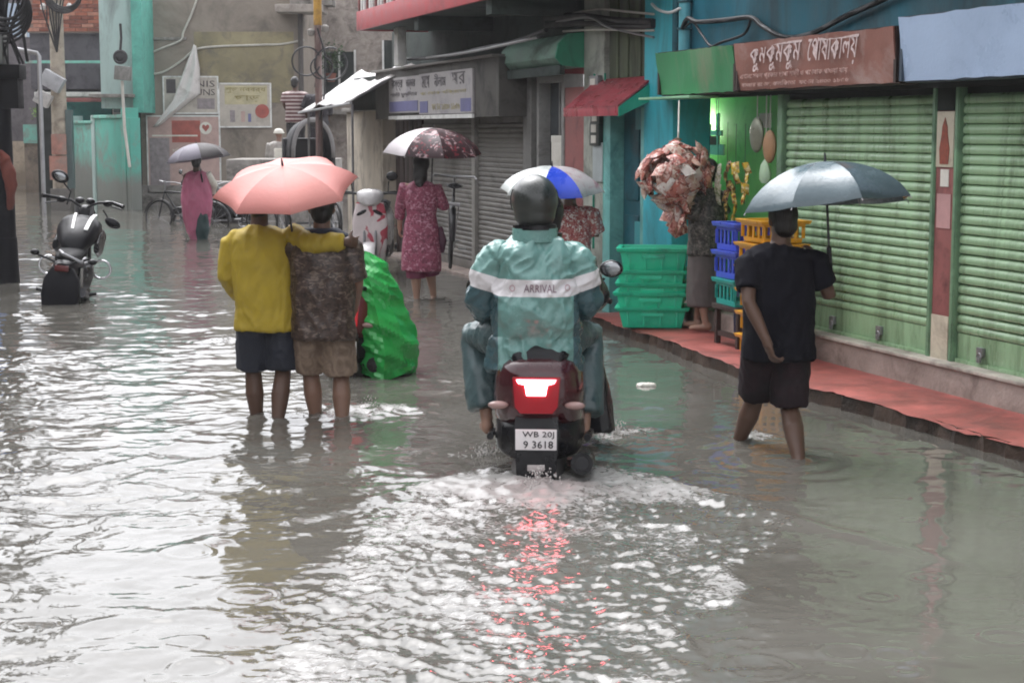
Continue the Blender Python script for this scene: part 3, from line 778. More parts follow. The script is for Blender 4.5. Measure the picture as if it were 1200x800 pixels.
# window beyond the maroon panel
gw = hp('glass_door', mat('grey_door_frame', '#8c8b88', .5, dirt='#5a5957', dirt_amt=.4), (5.72, 5.80, -.2, .03, .1, 2.45), (6.56, 6.64, -.2, .03, .1, 2.45), (5.80, 6.56, -.2, .03, 2.37, 2.45), (5.80, 6.56, -.15, -.02, 1.36, 1.44), (5.80, 6.56, -.2, 0, .1, .7), (6.02, 6.05, -.1, -.03, 1.44, 2.37))
hp('pane', GLASS_DK, (5.80, 6.56, -.13, -.11, 1.44, 2.37), parent=gw, bevel=0); hp('pane', GLASS_DK, (5.80, 6.56, -.13, -.11, .7, 1.36), parent=gw, bevel=0)
hp('lintel', MAROON, (5.72, 6.64, -.25, .01, 2.45, 2.55))
hp('grey_pillar', mat('grey_pillar_plaster', '#747370', .7, dirt='#3f3e3c', dirt_amt=.5), (6.74, 7.05, -.25, .06, -.21, 2.6)); hp('dark_gap', DARKIN, (6.64, 6.74, -.25, -.1, -.21, 2.6))
bx = row_thing('cardboard_box', 'white box standing behind the glass of the grey framed door', 'box', 6.05, -.07, 1.44)
p_ = MB(); p_.box(-.22, .22, -.02, .05, 0, .34); obj('carton', p_, PAPER_W, bx, bevel=.006)
p_ = MB(); p_.box(-.225, .225, -.022, .053, .27, .345); obj('lid', p_, PAPER_W, bx, bevel=.005)
# awning
aw = row_thing('awning', 'small sloping red sheet awning with teal end over the turquoise door', 'awning', 3.9, 0, 2.0)
NR = 5
for k in range(NR):
    mb = MB(); f0, f1 = k / NR, (k + 1) / NR
    y0, y1 = .02 + .36 * f0, .02 + .36 * f1; z0, z1 = .36 - .27 * f0, .36 - .27 * f1
    a0, a1 = -.72, .82 - .02 * k
    mb.loft([[(a0, y0, z0), (a0, y1 + .015, z1 - .01), (a0, y1 + .015, z1 - .03), (a0, y0, z0 - .02)], [(a1, y0, z0), (a1, y1 + .015, z1 - .01), (a1, y1 + .015, z1 - .03), (a1, y0, z0 - .02)]])
    obj('plank', mb, REDAWN, aw, smooth=20)
mb = MB(); mb.box(-.72, .80, .375, .395, -.02, .075); obj('front_board', mb, REDAWN, aw, bevel=.003)
mb = MB(); vs = [(-.735, .0, .33), (-.735, .39, .06), (-.735, .39, -.03), (-.735, 0, .15)]; mb.loft([vs, [(-.715, y, z) for _, y, z in vs]]); obj('end_board', mb, TEALAWN, aw)
# electric meters on the pillar
for k, (px, py, hh, lab) in enumerate(((700, 157, .24, 'grey electric meter box with two dials, under the red awning'), (701, 139, .10, 'small black switch box above the electric meter'), (699, 97, .14, 'small dark meter box on the pillar above the red awning'))):
    s_, z_ = fac(px, py, .05); r_ = row_thing('meter_box', lab, 'meter box', s_, .03, z_, 'electric boxes on the pale pillar')
    mb = MB(); mb.box(-.13, .13, 0, .06, -hh / 2, hh / 2); obj('case', mb, mat('dark_grey_case', '#3c4341', .4) if k != 2 else STEEL, r_, bevel=.008)
    mb = MB()
    for dz in ((-.055, .055) if hh > .2 else (0,)): mb.box(-.07, .07, .06, .066, dz - min(.04, hh * .3), dz + min(.04, hh * .3))
    obj('dial_window', mb, PAPER_W, r_)
s_, z_ = fac(701, 190, .05); r_ = row_thing('wall_panel', 'pale grey cover panel on the pillar below the electric meter', 'panel', s_, .03, z_)
mb = MB(); mb.box(-.14, .14, 0, .03, -.2, .2); obj('cover', mb, mat('pale_grey_cover', '#a9b2b3', .5), r_, bevel=.005); mb = MB(); mb.box(-.16, -.15, .0, .02, -.9, .9); mb.box(.15, .16, 0, .02, -.9, .9); obj('conduit', mb, TEALAWN, r_)

# ================================================================== middle building with balcony and grey shutters
mbld = row_thing('shop_building', 'dark shop house with grey shutters below a red edged balcony', 'building', 10)
def mp(name, m, *bx, parent=None, bevel=.004, kind=None):
    if len(bx) > 1 and name in SPLIT:
        for b in bx[1:]: mp(name, m, b, parent=parent, bevel=bevel)
        bx = bx[:1]
    p = RB(10); [p.box(*b) for b in bx]; return obj(name, p, m, parent or mbld, bevel=bevel, kind=kind)
mp('upper_wall', DKWALL, (4.47, 13.7, -.35, -.03, 2.55, 6.6)); mp('lower_wall', GREYWALL, (7.05, 13.7, -.4, -.25, -.21, 2.55))
mp('fascia', GREYWALL, (7.0, 12.9, .28, .40, 2.0, 2.68), (7.0, 12.9, -.1, .28, 2.6, 2.66), (6.9, 7.0, -.1, .40, 2.0, 2.68), (12.9, 13.0, -.1, .4, 2.0, 2.68))
mp('fascia_cap', mat('grey_metal_cap', '#77736f', .5), (6.95, 13.05, .26, .46, 2.68, 2.71))
mp('step', PLINTH, (7.05, 12.9, -.1, .28, -.21, .03))
def curtain(s0, s1, z0, z1):
    p = RB(10); pitch = .062; n = int((z1 - z0) / pitch); vs, fs = [], []
    for i in range(n):
        z = z0 + i * pitch
        for dy, dz in ((0, 0), (.016, .012), (.016, .04), (.002, .056)): vs += [(s0, -.06 + dy, z + dz), (s1, -.06 + dy, z + dz)]
    for i in range(n * 4 - 1): fs.append((2 * i, 2 * i + 1, 2 * i + 3, 2 * i + 2))
    p.add(vs, fs)
    sh = mp('roller_shutter', SH_GREY, (s0, s1, -.05, -.03, z0 - .12, z0), (s0, s1, -.1, -.07, z0 - .1, z1 + .05))
    obj('slats', p, SH_GREY, sh, smooth=30, kind='stuff')
    return sh
curtain(7.12, 9.22, .14, 2.0); curtain(9.36, 12.0, .14, 2.0)
mp('shutter_post', mat('pale_shutter_post', '#8e8c86', .5), (9.22, 9.36, -.12, .0, 0, 2.0), (7.05, 7.12, -.12, .0, 0, 2.0))
bd = mp('wooden_door', BROWN, (12.0, 13.7, -.15, -.08, 0, 2.0))
for i in range(6): mp('plank', BROWN, (12.05 + i * .27, 12.29 + i * .27, -.08, -.055 - .006 * (i % 2), .02, 1.98), parent=bd)
mp('door_bolt', STEEL, (12.9, 13.3, -.055, -.03, .95, 1.0), parent=bd)
mp('balcony_slab', DKWALL, (2.6, 11.45, -.03, .98, 3.22, 3.34)); REDEDGE = mat('red_balcony_edge', '#b04a50', .5, dirt='#8a3c42', dirt_amt=.3)
mp('balcony_edge', REDEDGE, (2.6, 11.48, .98, 1.02, 3.20, 3.46), (11.45, 11.48, 0, .98, 3.20, 3.46))
rl = mp('railing', WHITEP, (2.6, 11.47, .97, 1.01, 4.2, 4.26))
for i in range(52):
    p = RB(10); s_ = 11.42 - i * .165; p.box(s_ - .03, s_ + .03, .975, 1.005, 3.46, 4.2); obj('baluster', p, WHITEP if i % 3 else MAROON_LT, rl)
mp('post', WHITEP, (11.05, 11.13, .5, .58, 2.71, 3.22), (10.75, 10.88, .5, .62, 2.71, 3.22)); mp('cross_beam', DKWALL, (8.4, 8.6, 0, .95, 3.05, 3.22), (5.4, 5.6, 0, .95, 3.05, 3.22))
# board of the middle shop
sg2 = row_thing('signboard', 'grey white shop signboard with blurred blue and black print over grey shutters', 'sign', 9.8, .42, 2.02)
mb = MB(); mb.box(-1.95, .55, -.015, .012, .03, .56); mb.box(.55, 2.25, -.015, .010, .06, .55); obj('panel', mb, mat('grey_white_flex', '#aaa6a6', .6, var=.1, dirt='#86828a', dirt_amt=.3), sg2)
BLUEINK = mat('faded_blue_print', '#6c6c94', .6, var=.2); GREYINK = mat('grey_print', '#5c585c', .6); YELINK = mat('faded_yellow_print', '#a9a07c', .6)
for t_, w_, h_, x_, z_, m_ in (('বস্ত্র', .62, .15, 1.75, .44, GREYINK), ('ভান্ডার', .5, .15, 1.0, .44, GREYINK), ('মেঘ', .4, .16, .2, .45, GREYINK), ('নীলাম', .55, .16, -.5, .46, GREYINK), ('ঘর', .6, .15, -1.35, .46, GREYINK),
                         ('শাড়ী চুড়িদার', 1.5, .08, 1.4, .31, GREYINK), ('পোষাক বিক্রেতা', 2.2, .07, -.6, .30, YELINK), ('ফোন ২৪৩০ ১৮৫৬', 1.3, .09, -.75, .12, YELINK)):
    lettering('lettering', t_, .2, m_, sg2, (x_, .016, z_), width=w_, height=h_)
for b_ in ((.62, 2.2, .012, .016, .08, .22), (.1, .5, .014, .018, .05, .20), (-1.9, -1.45, .014, .018, .05, .21)): mb = MB(); mb.box(*b_); obj('print_block', mb, BLUEINK, sg2)
mb = MB(); mb.box(-1.95, 2.25, -.01, .02, -.03, .02); obj('frame', mb, WHITEP, sg2)
# rolled green awning box
ga = row_thing('rolled_awning', 'rolled green canvas awning box hung below the balcony beside the pale pillar', 'awning', 5.1, 0, 2.5)
GRCAN = mat('green_canvas', '#2f8a6c', .6, var=.15, dirt='#1f5d49', dirt_amt=.3); PGRCAN = mat('pale_green_canvas', '#6f8f80', .6, var=.25, dirt='#46584f', dirt_amt=.5, stretch=(.4, 1, 1))
pr = [(0, 0), (.26, .02), (.33, .10), (.30, .24), (.20, .34), (0, .36)]
mb = MB(); mb.loft([[(x, y, z) for y, z in pr] for x in (.03, 1.0, 2.0)]); obj('canvas_roll', mb, PGRCAN, ga, smooth=50)
mb = MB(); mb.loft([[(x, y * 1.04, z * 1.03 - .005) for y, z in pr] for x in (-.01, .03)]); obj('end_board', mb, GRCAN, ga)
mb = MB(); mb.box(-.01, 2.0, .24, .30, -.08, .02); obj('valance', mb, DKWALL, ga, bevel=.01)
# stained end wall and tarpaulin roof
cw = row_thing('boundary_wall', 'water stained pale concrete wall piece beside the rusty pole', 'wall', 14.9)
p = RB(14.9); p.box(13.75, 16.3, -.4, .12, -.21, 2.14); obj('wall', p, mat('stained_concrete', '#b5ab9c', .85, var=.25, scale=1.6, dirt='#5d564f', dirt_amt=.5, dirt_scale=2.2, stretch=(1, 1, .6), bump=.5), cw, bevel=.02)
p = RB(14.9); p.box(13.7, 16.4, -.45, .18, 2.14, 2.2); obj('coping', p, CONC, cw, bevel=.01)
tp = row_thing('tarpaulin_roof', 'sagging white plastic sheet roof over the stained concrete wall', 'tarpaulin', 14, .2, 2.2)
mb = MB(); vs, fs = [], []; NU, NV = 16, 8
for i in range(NU + 1):
    for j in range(NV + 1):
        u, v = i / NU, j / NV; s_ = -2.2 + 3.9 * u
        vs.append((s_, -.1 + .95 * v, .55 - .50 * v + .03 * math.sin(9 * u + 3 * v) + .02 * math.sin(23 * u) - .10 * u * v + rg.uniform(-.012, .012)))
n = NV + 1
for i in range(NU):
    for j in range(NV): a = i * n + j; fs.append((a, a + 1, a + n + 1, a + n))
mb.add(vs, fs); o = obj('sheet', mb, mat('white_plastic_sheet', '#d6d2d0', .35, var=.12, scale=6, dirt='#8b8480', dirt_amt=.4, rain=True), tp, smooth=60)
md = o.modifiers.new('thick', 'SOLIDIFY'); md.thickness = .012
mb = MB(); mb.tube([(-2.2, .84, .02), (1.7, .84, -.08)], .02, 6); mb.tube([(-2.1, .8, .0), (-2.1, .8, -2.3)], .02, 6); mb.tube([(1.6, .7, .0), (1.6, .7, -2.3)], .02, 6); mb.tube([(-2.1, 0, .5), (-2.1, .84, .04)], .018, 6); obj('pole', mb, STEEL, tp)
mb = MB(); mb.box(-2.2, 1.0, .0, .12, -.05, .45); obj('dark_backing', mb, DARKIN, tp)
# ================================================================== far end of the street
YE = 42.0
eh = empty('house', (-7, YE, 0), 0, 'tall brown rendered house wall with posters closing the end of the street', 'house')
def ep(name, m, *bx, parent=None, bevel=.01, kind=None):
    p = MB(); p.M = Matrix.Translation((7, -YE, 0)); [p.box(*b) for b in bx]; return obj(name, p, m, parent or eh, bevel=bevel, kind=kind)
ep('wall', ENDWALL, (-9.06, -5.06, YE, YE + 6, -.22, 5.3))
ep('render_patch', mat('ochre_render', '#8d8468', .85, var=.3, scale=1.2, dirt='#6d665a', dirt_amt=.55), (-7.72, -5.3, YE - .012, YE, 2.5, 4.2))
ep('wall_band', CONC, (-9.06, -7.9, YE - .05, YE, 4.0, 4.07))
ep('roof_slab', mat('pale_slab', '#a39a92', .8, dirt='#6b635c', dirt_amt=.4), (-5.62, -4.5, YE - .9, YE + .3, 4.62, 4.80)); ep('upper_storey', CONC, (-5.3, -4.3, YE - .6, YE + .3, 4.80, 5.6))
p = MB(); p.M = Matrix.Translation((7, -YE, 0)); p.tube([(-5.12, YE - .08, 1.5), (-5.12, YE - .08, 4.62)], .06, 10); obj('drain_pipe', p, mat('dark_pipe_iron', '#4c4744', .6), eh)
ep('plinth', CONC, (-9.06, -5.06, YE - .06, YE, -.22, .5))

OLDPAPER = mat('rain_faded_paper', '#b8b0a6', .7, var=.12, dirt='#968d84', dirt_amt=.4)
def poster(label, x0, y0, x1, y1, ground, dy=.03, group='posters on the end wall'):
    a, b = at(x0, y1, YE - dy), at(x1, y0, YE - dy)
    r = empty('poster', ((a.x + b.x) / 2, YE, a.z), 0, label, 'poster', group)
    w, h = b.x - a.x, b.z - a.z; p = MB(); p.box(-w / 2, w / 2, -dy, -dy + .012, 0, h); obj('sheet', p, ground, r)
    p = MB(); f = .035; p.box(-w / 2 - f, w / 2 + f, -dy - .01, -.002, -f, 0); p.box(-w / 2 - f, w / 2 + f, -dy - .01, -.002, h, h + f); p.box(-w / 2 - f, -w / 2, -dy - .01, -.002, 0, h); p.box(w / 2, w / 2 + f, -dy - .01, -.002, 0, h)
    obj('frame', p, WHITEP, r)
    def blk(u0, u1, v0, v1, m, k=1):
        p = MB(); p.box(-w / 2 + w * u0, -w / 2 + w * u1, -dy - .002 * k, -dy, h * v0, h * v1); obj('print_block', p, m, r)
    def txt(s, u, v, wd, ht, m):
        lettering('lettering', s, .2, m, r, (-w / 2 + w * u, -dy - .006, h * v), width=w * wd, height=h * ht, rot=(R(90), 0, 0))
    return r, blk, txt
PK = mat('pale_pink_print', '#b89c95', .6, var=.15); DKP = mat('dark_print', '#4a4446', .6, var=.4, scale=9); RDP = mat('brick_red_print', '#a3564c', .6, var=.3, scale=6); YLP = mat('ochre_print', '#8d8150', .6); GRYP = mat('grey_print_soft', '#8f8688', .6, var=.3, scale=9)
r, blk, txt = poster('white poster with black lettering half hidden behind the hanging white cloth', 193, 91, 254, 132, OLDPAPER, .03)
blk(.04, .22, .55, .95, DKP); blk(.62, .95, .1, .4, GRYP); txt('NIS', .78, .82, .36, .18, DKP); txt('UNS', .78, .58, .36, .18, DKP)
r, blk, txt = poster('tall pink and white poster at the corner of the end wall', 175, 137, 256, 225, PK, .05)
blk(.02, .3, .05, .72, GRYP); blk(.34, .74, .66, .95, RDP, 2); blk(.06, .7, .74, .76, PAPER_W, 3); txt('মিষ্টান্ন ভান্ডার', .64, .55, .6, .07, PAPER_W)
p = MB(); c = [(.0, -.055), (.055, .01), (.05, .045), (.025, .055), (0, .03), (-.025, .055), (-.05, .045), (-.055, .01)]; p.prism([(x * 1.6 + .55, z * 1.6 + 1.55) for x, z in c], -.062, -.056); obj('heart_badge', p, RDP, r)
p = MB(); p.lathe([(.15, 0), (.15, .004)], 20); p.M = Matrix.Identity(4); o = obj('badge_disc', p, PAPER_W, r); o.location = (.55, -.054, 1.55); o.rotation_euler = (R(90), 0, 0)
r, blk, txt = poster('wide pale poster with ochre lettering and small bottles printed on it', 258, 99, 316, 148, OLDPAPER, .04)
blk(.1, .95, .52, .97, mat('cream_print', '#b9b08f', .6)); txt('শুভ নববর্ষ', .52, .86, .8, .14, YLP); txt('ছাড়', .55, .66, .5, .16, YLP); blk(.2, .3, .1, .38, GRYP); blk(.42, .5, .1, .36, PK); blk(.56, .62, .1, .3, BLUEINK)
p = MB(); p.lathe([(.17, 0), (.17, .004)], 22); o = obj('print_disc', p, RDP, r); o.location = (.42, -.046, .36); o.rotation_euler = (R(90), 0, 0)
# hanging white cloth
cl = empty('hanging_cloth', at(228, 52, YE - .1), 0, 'white cloth hanging from a nail in a long point over the posters', 'cloth')
def rel(px, py, Y=YE - .12): return at(px, py, Y) - cl.location
L_, R_ = [rel(227, 52), rel(215, 85), rel(203, 118), rel(180, 149)], [rel(230, 54), rel(234, 80), rel(234, 110), rel(186, 148)]
vs, fs = [], []
for i in range(25):
    u = i / 24 * 3; k = min(2, int(u)); f = u - k; a = L_[k].lerp(L_[k + 1], f); b = R_[k].lerp(R_[k + 1], f)
    for j in range(11):
        v = j / 10; q = a.lerp(b, v); q = q + Vector((0, -.05 * math.sin(v * 9 + i * .12) * min(1, i / 6) - .06 * math.sin(PI * v), 0)); vs.append(tuple(q))
for i in range(24):
    for j in range(10): a = i * 11 + j; fs.append((a, a + 1, a + 12, a + 11))
p = MB(); p.add(vs, fs); o = obj('cloth', p, mat('white_cotton', '#d9d5d2', .8, var=.1, dirt='#a8a19c', dirt_amt=.3), cl, smooth=60); md = o.modifiers.new('t', 'SOLIDIFY'); md.thickness = .01
def cable(label, pts, r=.02, m=PALECABLE, sub=6, name='cable', group=None, cat='cable'):
    """a sagging round cable through the points"""
    P = [Vector(p) for p in pts]; out = []
    for i in range(len(P) - 1):
        p0, p1, p2, p3 = P[max(i - 1, 0)], P[i], P[i + 1], P[min(i + 2, len(P) - 1)]
        for k in range(sub):
            t = k / sub; out.append(.5 * ((2 * p1) + (p2 - p0) * t + (2 * p0 - 5 * p1 + 4 * p2 - p3) * t * t + (3 * p1 - p0 - 3 * p2 + p3) * t ** 3))
    out.append(P[-1]); b = P[0].copy(); mb = MB(); mb.tube([p - b for p in out], r, 6)
    return obj(name, mb, m, loc=b, label=label, cat=cat, group=group, smooth=60)
cable('pale cable climbing the end wall in a bent line to the roof', [at(x, y, YE - .03) for x, y in ((166, 73), (178, 62), (205, 51), (213, 46), (215, 38), (224, 18), (233, -6))], .03)
cable('pale cable drooping along the end wall behind the hanging cloth', [at(x, y, YE - .03) for x, y in ((166, 88), (190, 85), (212, 72), (228, 59), (250, 55), (300, 53), (330, 52), (356, 47))], .026)

# house behind the alley on the right of the end wall, with pots
bh = empty('house', (-3, 46, 0), 0, 'pale mottled house front seen in the gap behind the rusty pole', 'house')
p = MB(); p.box(-2.4, 4, 0, 4, -.22, 6); obj('wall', p, mat('mottled_pale_wall', '#a49a92', .85, var=.35, scale=2.5, dirt='#6c635e', dirt_amt=.55), bh)
p = MB(); p.box(-.4, .4, -.05, 0, 2.6, 4.2); obj('window', p, DARKIN, bh); p = MB(); p.box(-2.0, -1.2, -.05, 0, 2.7, 3.9); f_ = obj('window', p, DARKIN, bh)
p = MB(); [p.box(x, x + .05, -.09, -.05, z0, z1) for x, z0, z1 in ((-2.05, 2.65, 3.95), (-1.2, 2.65, 3.95), (-.45, 2.55, 4.2), (.4, 2.55, 4.2), (-1.62, 2.7, 3.9))]; obj('frame', p, WHITEP, f_)
p = MB(); p.box(-2.3, -.2, -.5, 0, 2.25, 2.37); obj('ledge', p, CONC, bh)
LEAF = mat('dark_leaf', '#3f5a38', .5, var=.5, scale=9, bump=0); LEAF2 = mat('light_leaf', '#6f9440', .5, var=.4, scale=9, bump=0)
def plant(label, loc, w, h, n, m, pot=True, seed=0, group=None):
    rn = random.Random(seed); r = empty('potted_plant' if pot else 'plant', loc, 0, label, 'plant', group)
    if pot:
        p = MB(); p.lathe([(.10, 0), (.14, .2), (.15, .22), (.12, .22), (.11, .19)], 16); obj('pot', p, mm('terracotta', '#8a5140', .8), r)
    p = MB(); z0 = .2 if pot else 0
    tips = []
    for _ in range(9):
        a = rn.uniform(0, 2 * PI); q = Vector((math.cos(a) * w * rn.uniform(.2, .9), math.sin(a) * w * .6 * rn.uniform(.2, .9), z0 + h * rn.uniform(.4, 1))); tips.append(q)
        p.tube([(0, 0, z0), (q.x * .4, q.y * .4, z0 + (q.z - z0) * .55), tuple(q)], [.012, .009, .005], 5)
    obj('stem', p, mm('stem_brown', '#4a3d2c', .8), r)
    p = MB()
    for _ in range(n):
        q = rn.choice(tips) * rn.uniform(.55, 1.05) + Vector((rn.gauss(0, w * .22), rn.gauss(0, w * .22), rn.gauss(0, h * .12)))
        q.z = max(q.z, z0); d = Vector((rn.gauss(0, 1), rn.gauss(0, 1), rn.uniform(-.8, .6))).normalized(); sd = d.cross(Vector((rn.gauss(0, 1), rn.gauss(0, 1), rn.gauss(0, 1)))).normalized(); l = rn.uniform(.06, .12)
        p.add([q, q + d * l * .5 + sd * l * .28, q + d * l, q + d * l * .5 - sd * l * .28], [(0, 1, 2, 3)])
    obj('foliage', p, m, r, kind='stuff', smooth=None)
    return r
plant('bushy dark green potted plant on the ledge behind the rusty pole', at(370, 104, 45.7) , .5, 1.3, 420, LEAF, True, 3)
plant('smaller dark leafy potted plant beside the rusty pole', at(388, 96, 45.6), .35, .8, 220, LEAF, True, 8)
# raised doorstep where people stand
st = empty('doorstep', (-4.7, 36.0, 0), 0, 'raised concrete step in front of the end house', 'step')
p = MB(); p.box(-1.2, 1.0, -.6, 1.4, -.22, 1.24); p.box(-1.5, 1.0, -1.0, -.6, -.22, .8); p.box(-1.7, 1.0, -1.4, -1.0, -.22, .4); obj('step', p, CONC, st, bevel=.02)

# ================================================================== turquoise building and its yard wall on the left
LD = Vector((-2.73, 4.86, 0)).normalized(); LO = G(167, 246); LR = math.atan2(-LD.y, -LD.x)
tb = empty('turquoise_house', LO, LR, 'turquoise house with stained yard wall, tin canopy and brick upper storey', 'house')   # local x comes back along the wall, y to the street side
def lp(name, m, *bx, parent=None, bevel=.012, kind=None):
    p = MB(); [p.box(*b) for b in bx]; return obj(name, p, m, parent or tb, bevel=bevel, kind=kind)
q = Matrix.Rotation(-LR, 4, 'Z') @ (at(400, 150, 40) - LO); SG = 1 if q.y > 0 else -1      # street side
def lb(x0, x1, y0, y1, z0, z1): a, b = sorted((y0 * SG, y1 * SG)); return (x0, x1, a, b, z0, z1)
yw = lp('yard_wall', TURQ_WALL, lb(-3.0, 0, -.25, 0, -.22, 2.12)); lp('coping', MINT, lb(-3.0, -.5, -.3, .05, 2.12, 2.2), parent=yw)
yw2 = lp('yard_wall', mat('greyer_turquoise_plaster', '#6fb0a3', .8, var=.2, dirt='#7b7672', dirt_amt=.5, low=(1.2, .45)), lb(-6.2, -3.0, -.25, -.02, -.22, 2.0)); lp('coping', MINT, lb(-6.2, -3.0, -.3, .02, 2.0, 2.07), parent=yw2)
for x in (-.45, -3.0, -5.2): lp('wall_pier', TURQ_PALE if x < -1 else TURQ_WALL, lb(x - .14, x + .14, -.28, .06, -.22, 2.2 if x < -1 else 2.35))
up = MB(); a_, b_ = at(122, 140, 41.2), at(166, 140, 40.3)
lh = Matrix.Rotation(-LR, 4, 'Z')
def wbox(name, m, x0, x1, y0, y1, z0, z1, parent=None, bevel=.01, kind=None):
    """box in world axes, parented to the turquoise house"""
    p = MB(); p.M = lh @ Matrix.Translation(-LO); p.box(x0, x1, y0, y1, z0, z1); return obj(name, p, m, parent or tb, bevel=bevel, kind=kind)
wbox('corner_tower', TURQ_PALE, -9.75, -8.95, 40.9, 45, 2.35, 5.2); wbox('tower_pilaster', mat('sea_green_plaster', '#5fae9f', .7, dirt='#4d8c82', dirt_amt=.4), -8.95, -8.7, 40.7, 45, 2.25, 5.2)
wbox('tower_ledge', CONC, -9.95, -8.9, 40.5, 41.0, 2.6, 2.68)
wbox('upper_wall', mat('slate_wall', '#5c5a60', .8, var=.25, scale=1.2, dirt='#3c3a3f', dirt_amt=.5), -12.6, -9.75, 45.2, 48, 2.9, 4.35)
br = wbox('brick_parapet', mat('brick_mortar', '#8d7a70', .9), -12.6, -9.75, 45.0, 45.2, 4.35, 5.45)
BRK = [mat('brick_' + c, h, .85, var=.3, scale=9) for c, h in (('red', '#9c5f4c'), ('pale', '#ad7a68'), ('dark', '#7d4b3e'))]
bm_ = MB(); bm_.box(0, .29, -.02, 0, 0, .085); bme = bm_.mesh('brick', .006, 30); bk = MB()
for i in range(10):
    for j in range(9):
        bk.cur = rg.randrange(3); x = -12.58 + j * .315 + (i % 2) * .155; z = 4.38 + i * .1
        bk.M = lh @ Matrix.Translation(-LO); bk.box(x, min(x + .3, -9.77), 44.97 - rg.uniform(0, .012), 45.0, z, z + .085)
obj('brick', bk, BRK, br, kind='stuff')
rw = wbox('railing', MINT, -12.6, -9.8, 44.7, 44.78, 3.55, 3.62); wbox('railing_block', MINT, -10.55, -9.8, 44.6, 45.2, 2.95, 3.5)
p = MB(); p.M = lh @ Matrix.Translation(-LO); [p.ell((-10.5 + .17 * (k % 4), 44.58, 3.08 + .13 * (k // 4)), (.06, .03, .045), 8, 6) for k in range(12)]; obj('lattice_hole', p, DARKIN, rw, kind='stuff')
cn = wbox('canopy', mat('white_tin', '#c9c8c4', .5, dirt='#8d8b88', dirt_amt=.3), -12.2, -9.9, 44.0, 45.2, 2.68, 2.80, bevel=.02); wbox('canopy_fascia', MAROON_LT, -12.2, -9.95, 44.02, 44.08, 2.55, 2.66, parent=cn)
wbox('shutter', mat('teal_shutter', '#3f9a97', .6, dirt='#2c6d6c', dirt_amt=.4), -11.8, -10.55, 45.3, 45.4, 1.7, 2.7); wbox('back_wall', DARKIN, -12.6, -9.2, 45.6, 46.2, -.2, 2.9)
wf = wbox('window', WHITEP, -10.5, -10.05, 45.25, 45.4, 1.75, 2.55)
for i in range(2):
    for j in range(3): wbox('pane', mat('grey_pane', '#8c979b', .2), -10.46 + .205 * i, -10.29 + .205 * i, 45.2, 45.26, 1.79 + .25 * j, 2.01 + .25 * j, parent=wf, bevel=0)
# far beige gate pillar and alley
gp = empty('gate_pillar', G(28, 217), 0, 'square beige gate pillar with a cap at the far left of the street', 'pillar')
p = MB(); p.box(-.36, .36, -.36, .36, -.22, 3.0); obj('shaft', p, BEIGEP, gp, bevel=.03); p = MB(); p.box(-.42, .42, -.42, .42, 3.0, 3.35); obj('cap', p, BEIGEP, gp, bevel=.03)
aw_ = empty('alley_wall', G(52, 226), 0, 'low brown alley wall with plants on top behind the concrete pole', 'wall'); p = MB(); p.box(-.55, 1.2, 0, 4, -.22, 1.5); obj('wall', p, mat('brown_alley_wall', '#8a7d70', .85, var=.25, dirt='#5d544c', dirt_amt=.5), aw_, bevel=.02)
p = MB(); p.box(-.55, 1.2, -.05, .0, 1.45, 2.0); obj('mint_panel', p, MINT, aw_)
plant('bright green leafy plant on top of the brown alley wall', aw_.location + Vector((0, .3, 1.95)), .45, .55, 260, LEAF2, False, 5)
fh = empty('house', (-19, 62, 0), 0, 'hazy grey house behind the beige gate pillar', 'house')
p = MB(); p.box(-8, 2.2, 0, 5, -.22, 6.0); obj('wall', p, mat('hazy_mauve_wall', '#97898a', .85, var=.2, scale=.8, dirt='#6d6265', dirt_amt=.5), fh)
p = MB(); p.box(-3, -1.6, -.06, 0, 3.2, 5.2); obj('window', p, DARKIN, fh); p = MB(); p.box(.2, 1.2, -.06, 0, 3.2, 5.2); w_ = obj('window', p, DARKIN, fh); p = MB(); p.box(.65, .75, -.1, -.06, 3.2, 5.2); p.box(.1, 1.3, -.12, -.02, 3.1, 3.2); obj('frame', p, WHITEP, w_)
gw_ = empty('house', (-14.2, 52, 0), 0, 'dim grey house wall between the concrete pole and the brick parapet', 'house'); p = MB(); p.box(-1.5, 1.8, 0, 3, 1.5, 5.8); obj('wall', p, mat('slate_house', '#6f6a6e', .85, var=.25, scale=1, dirt='#4b474b', dirt_amt=.5), gw_)
p = MB(); p.box(-1.0, .2, -.05, 0, 4.6, 5.6); w_ = obj('window', p, mat('pale_sky_pane', '#aebfd2', .2), gw_); p = MB(); p.box(-1.08, -1.0, -.09, 0, 4.5, 6.1); p.box(.2, .28, -.09, 0, 4.5, 6.1); p.box(-.44, -.36, -.08, -.05, 4.6, 6.0); obj('frame', p, WHITEP, w_)

# ================================================================== poles and their cables
def pole_thing(name, label, base, cat='pole'): return empty(name, base, 0, label, cat)
cp = pole_thing('utility_pole', 'mottled concrete utility pole on a grey block with tilted white boxes', G(73, 246))
p = MB(); p.tube([(0, 0, -.22), (0, 0, 7)], [.20, .13], 14); obj('pole', p, mat('mottled_concrete', '#a69c8d', .85, var=.3, scale=3, dirt='#6e665c', dirt_amt=.5), cp)
p = MB(); p.box(-.20, .26, -.25, .2, -.22, .5); obj('base_block', p, mat('grey_block', '#6b6864', .85, dirt='#4a4744', dirt_amt=.4), cp, bevel=.02)
p = MB(); p.box(-.2, .2, -.235, -.2, .7, 1.25); p.box(-.14, .2, -.24, -.2, 1.28, 1.75); obj('bill', p, mat('faded_red_bill', '#a8796c', .7, var=.3, dirt='#8b8078', dirt_amt=.5), cp)
M45 = Matrix.Rotation(R(30), 3, 'Y')
p = MB(); p.cbox((-.05, -.3, 2.95), (.5, .25, .36), M45); obj('meter_box', p, mat('pale_meter_box', '#a9aaae', .5, dirt='#77777a', dirt_amt=.4), cp, bevel=.02)
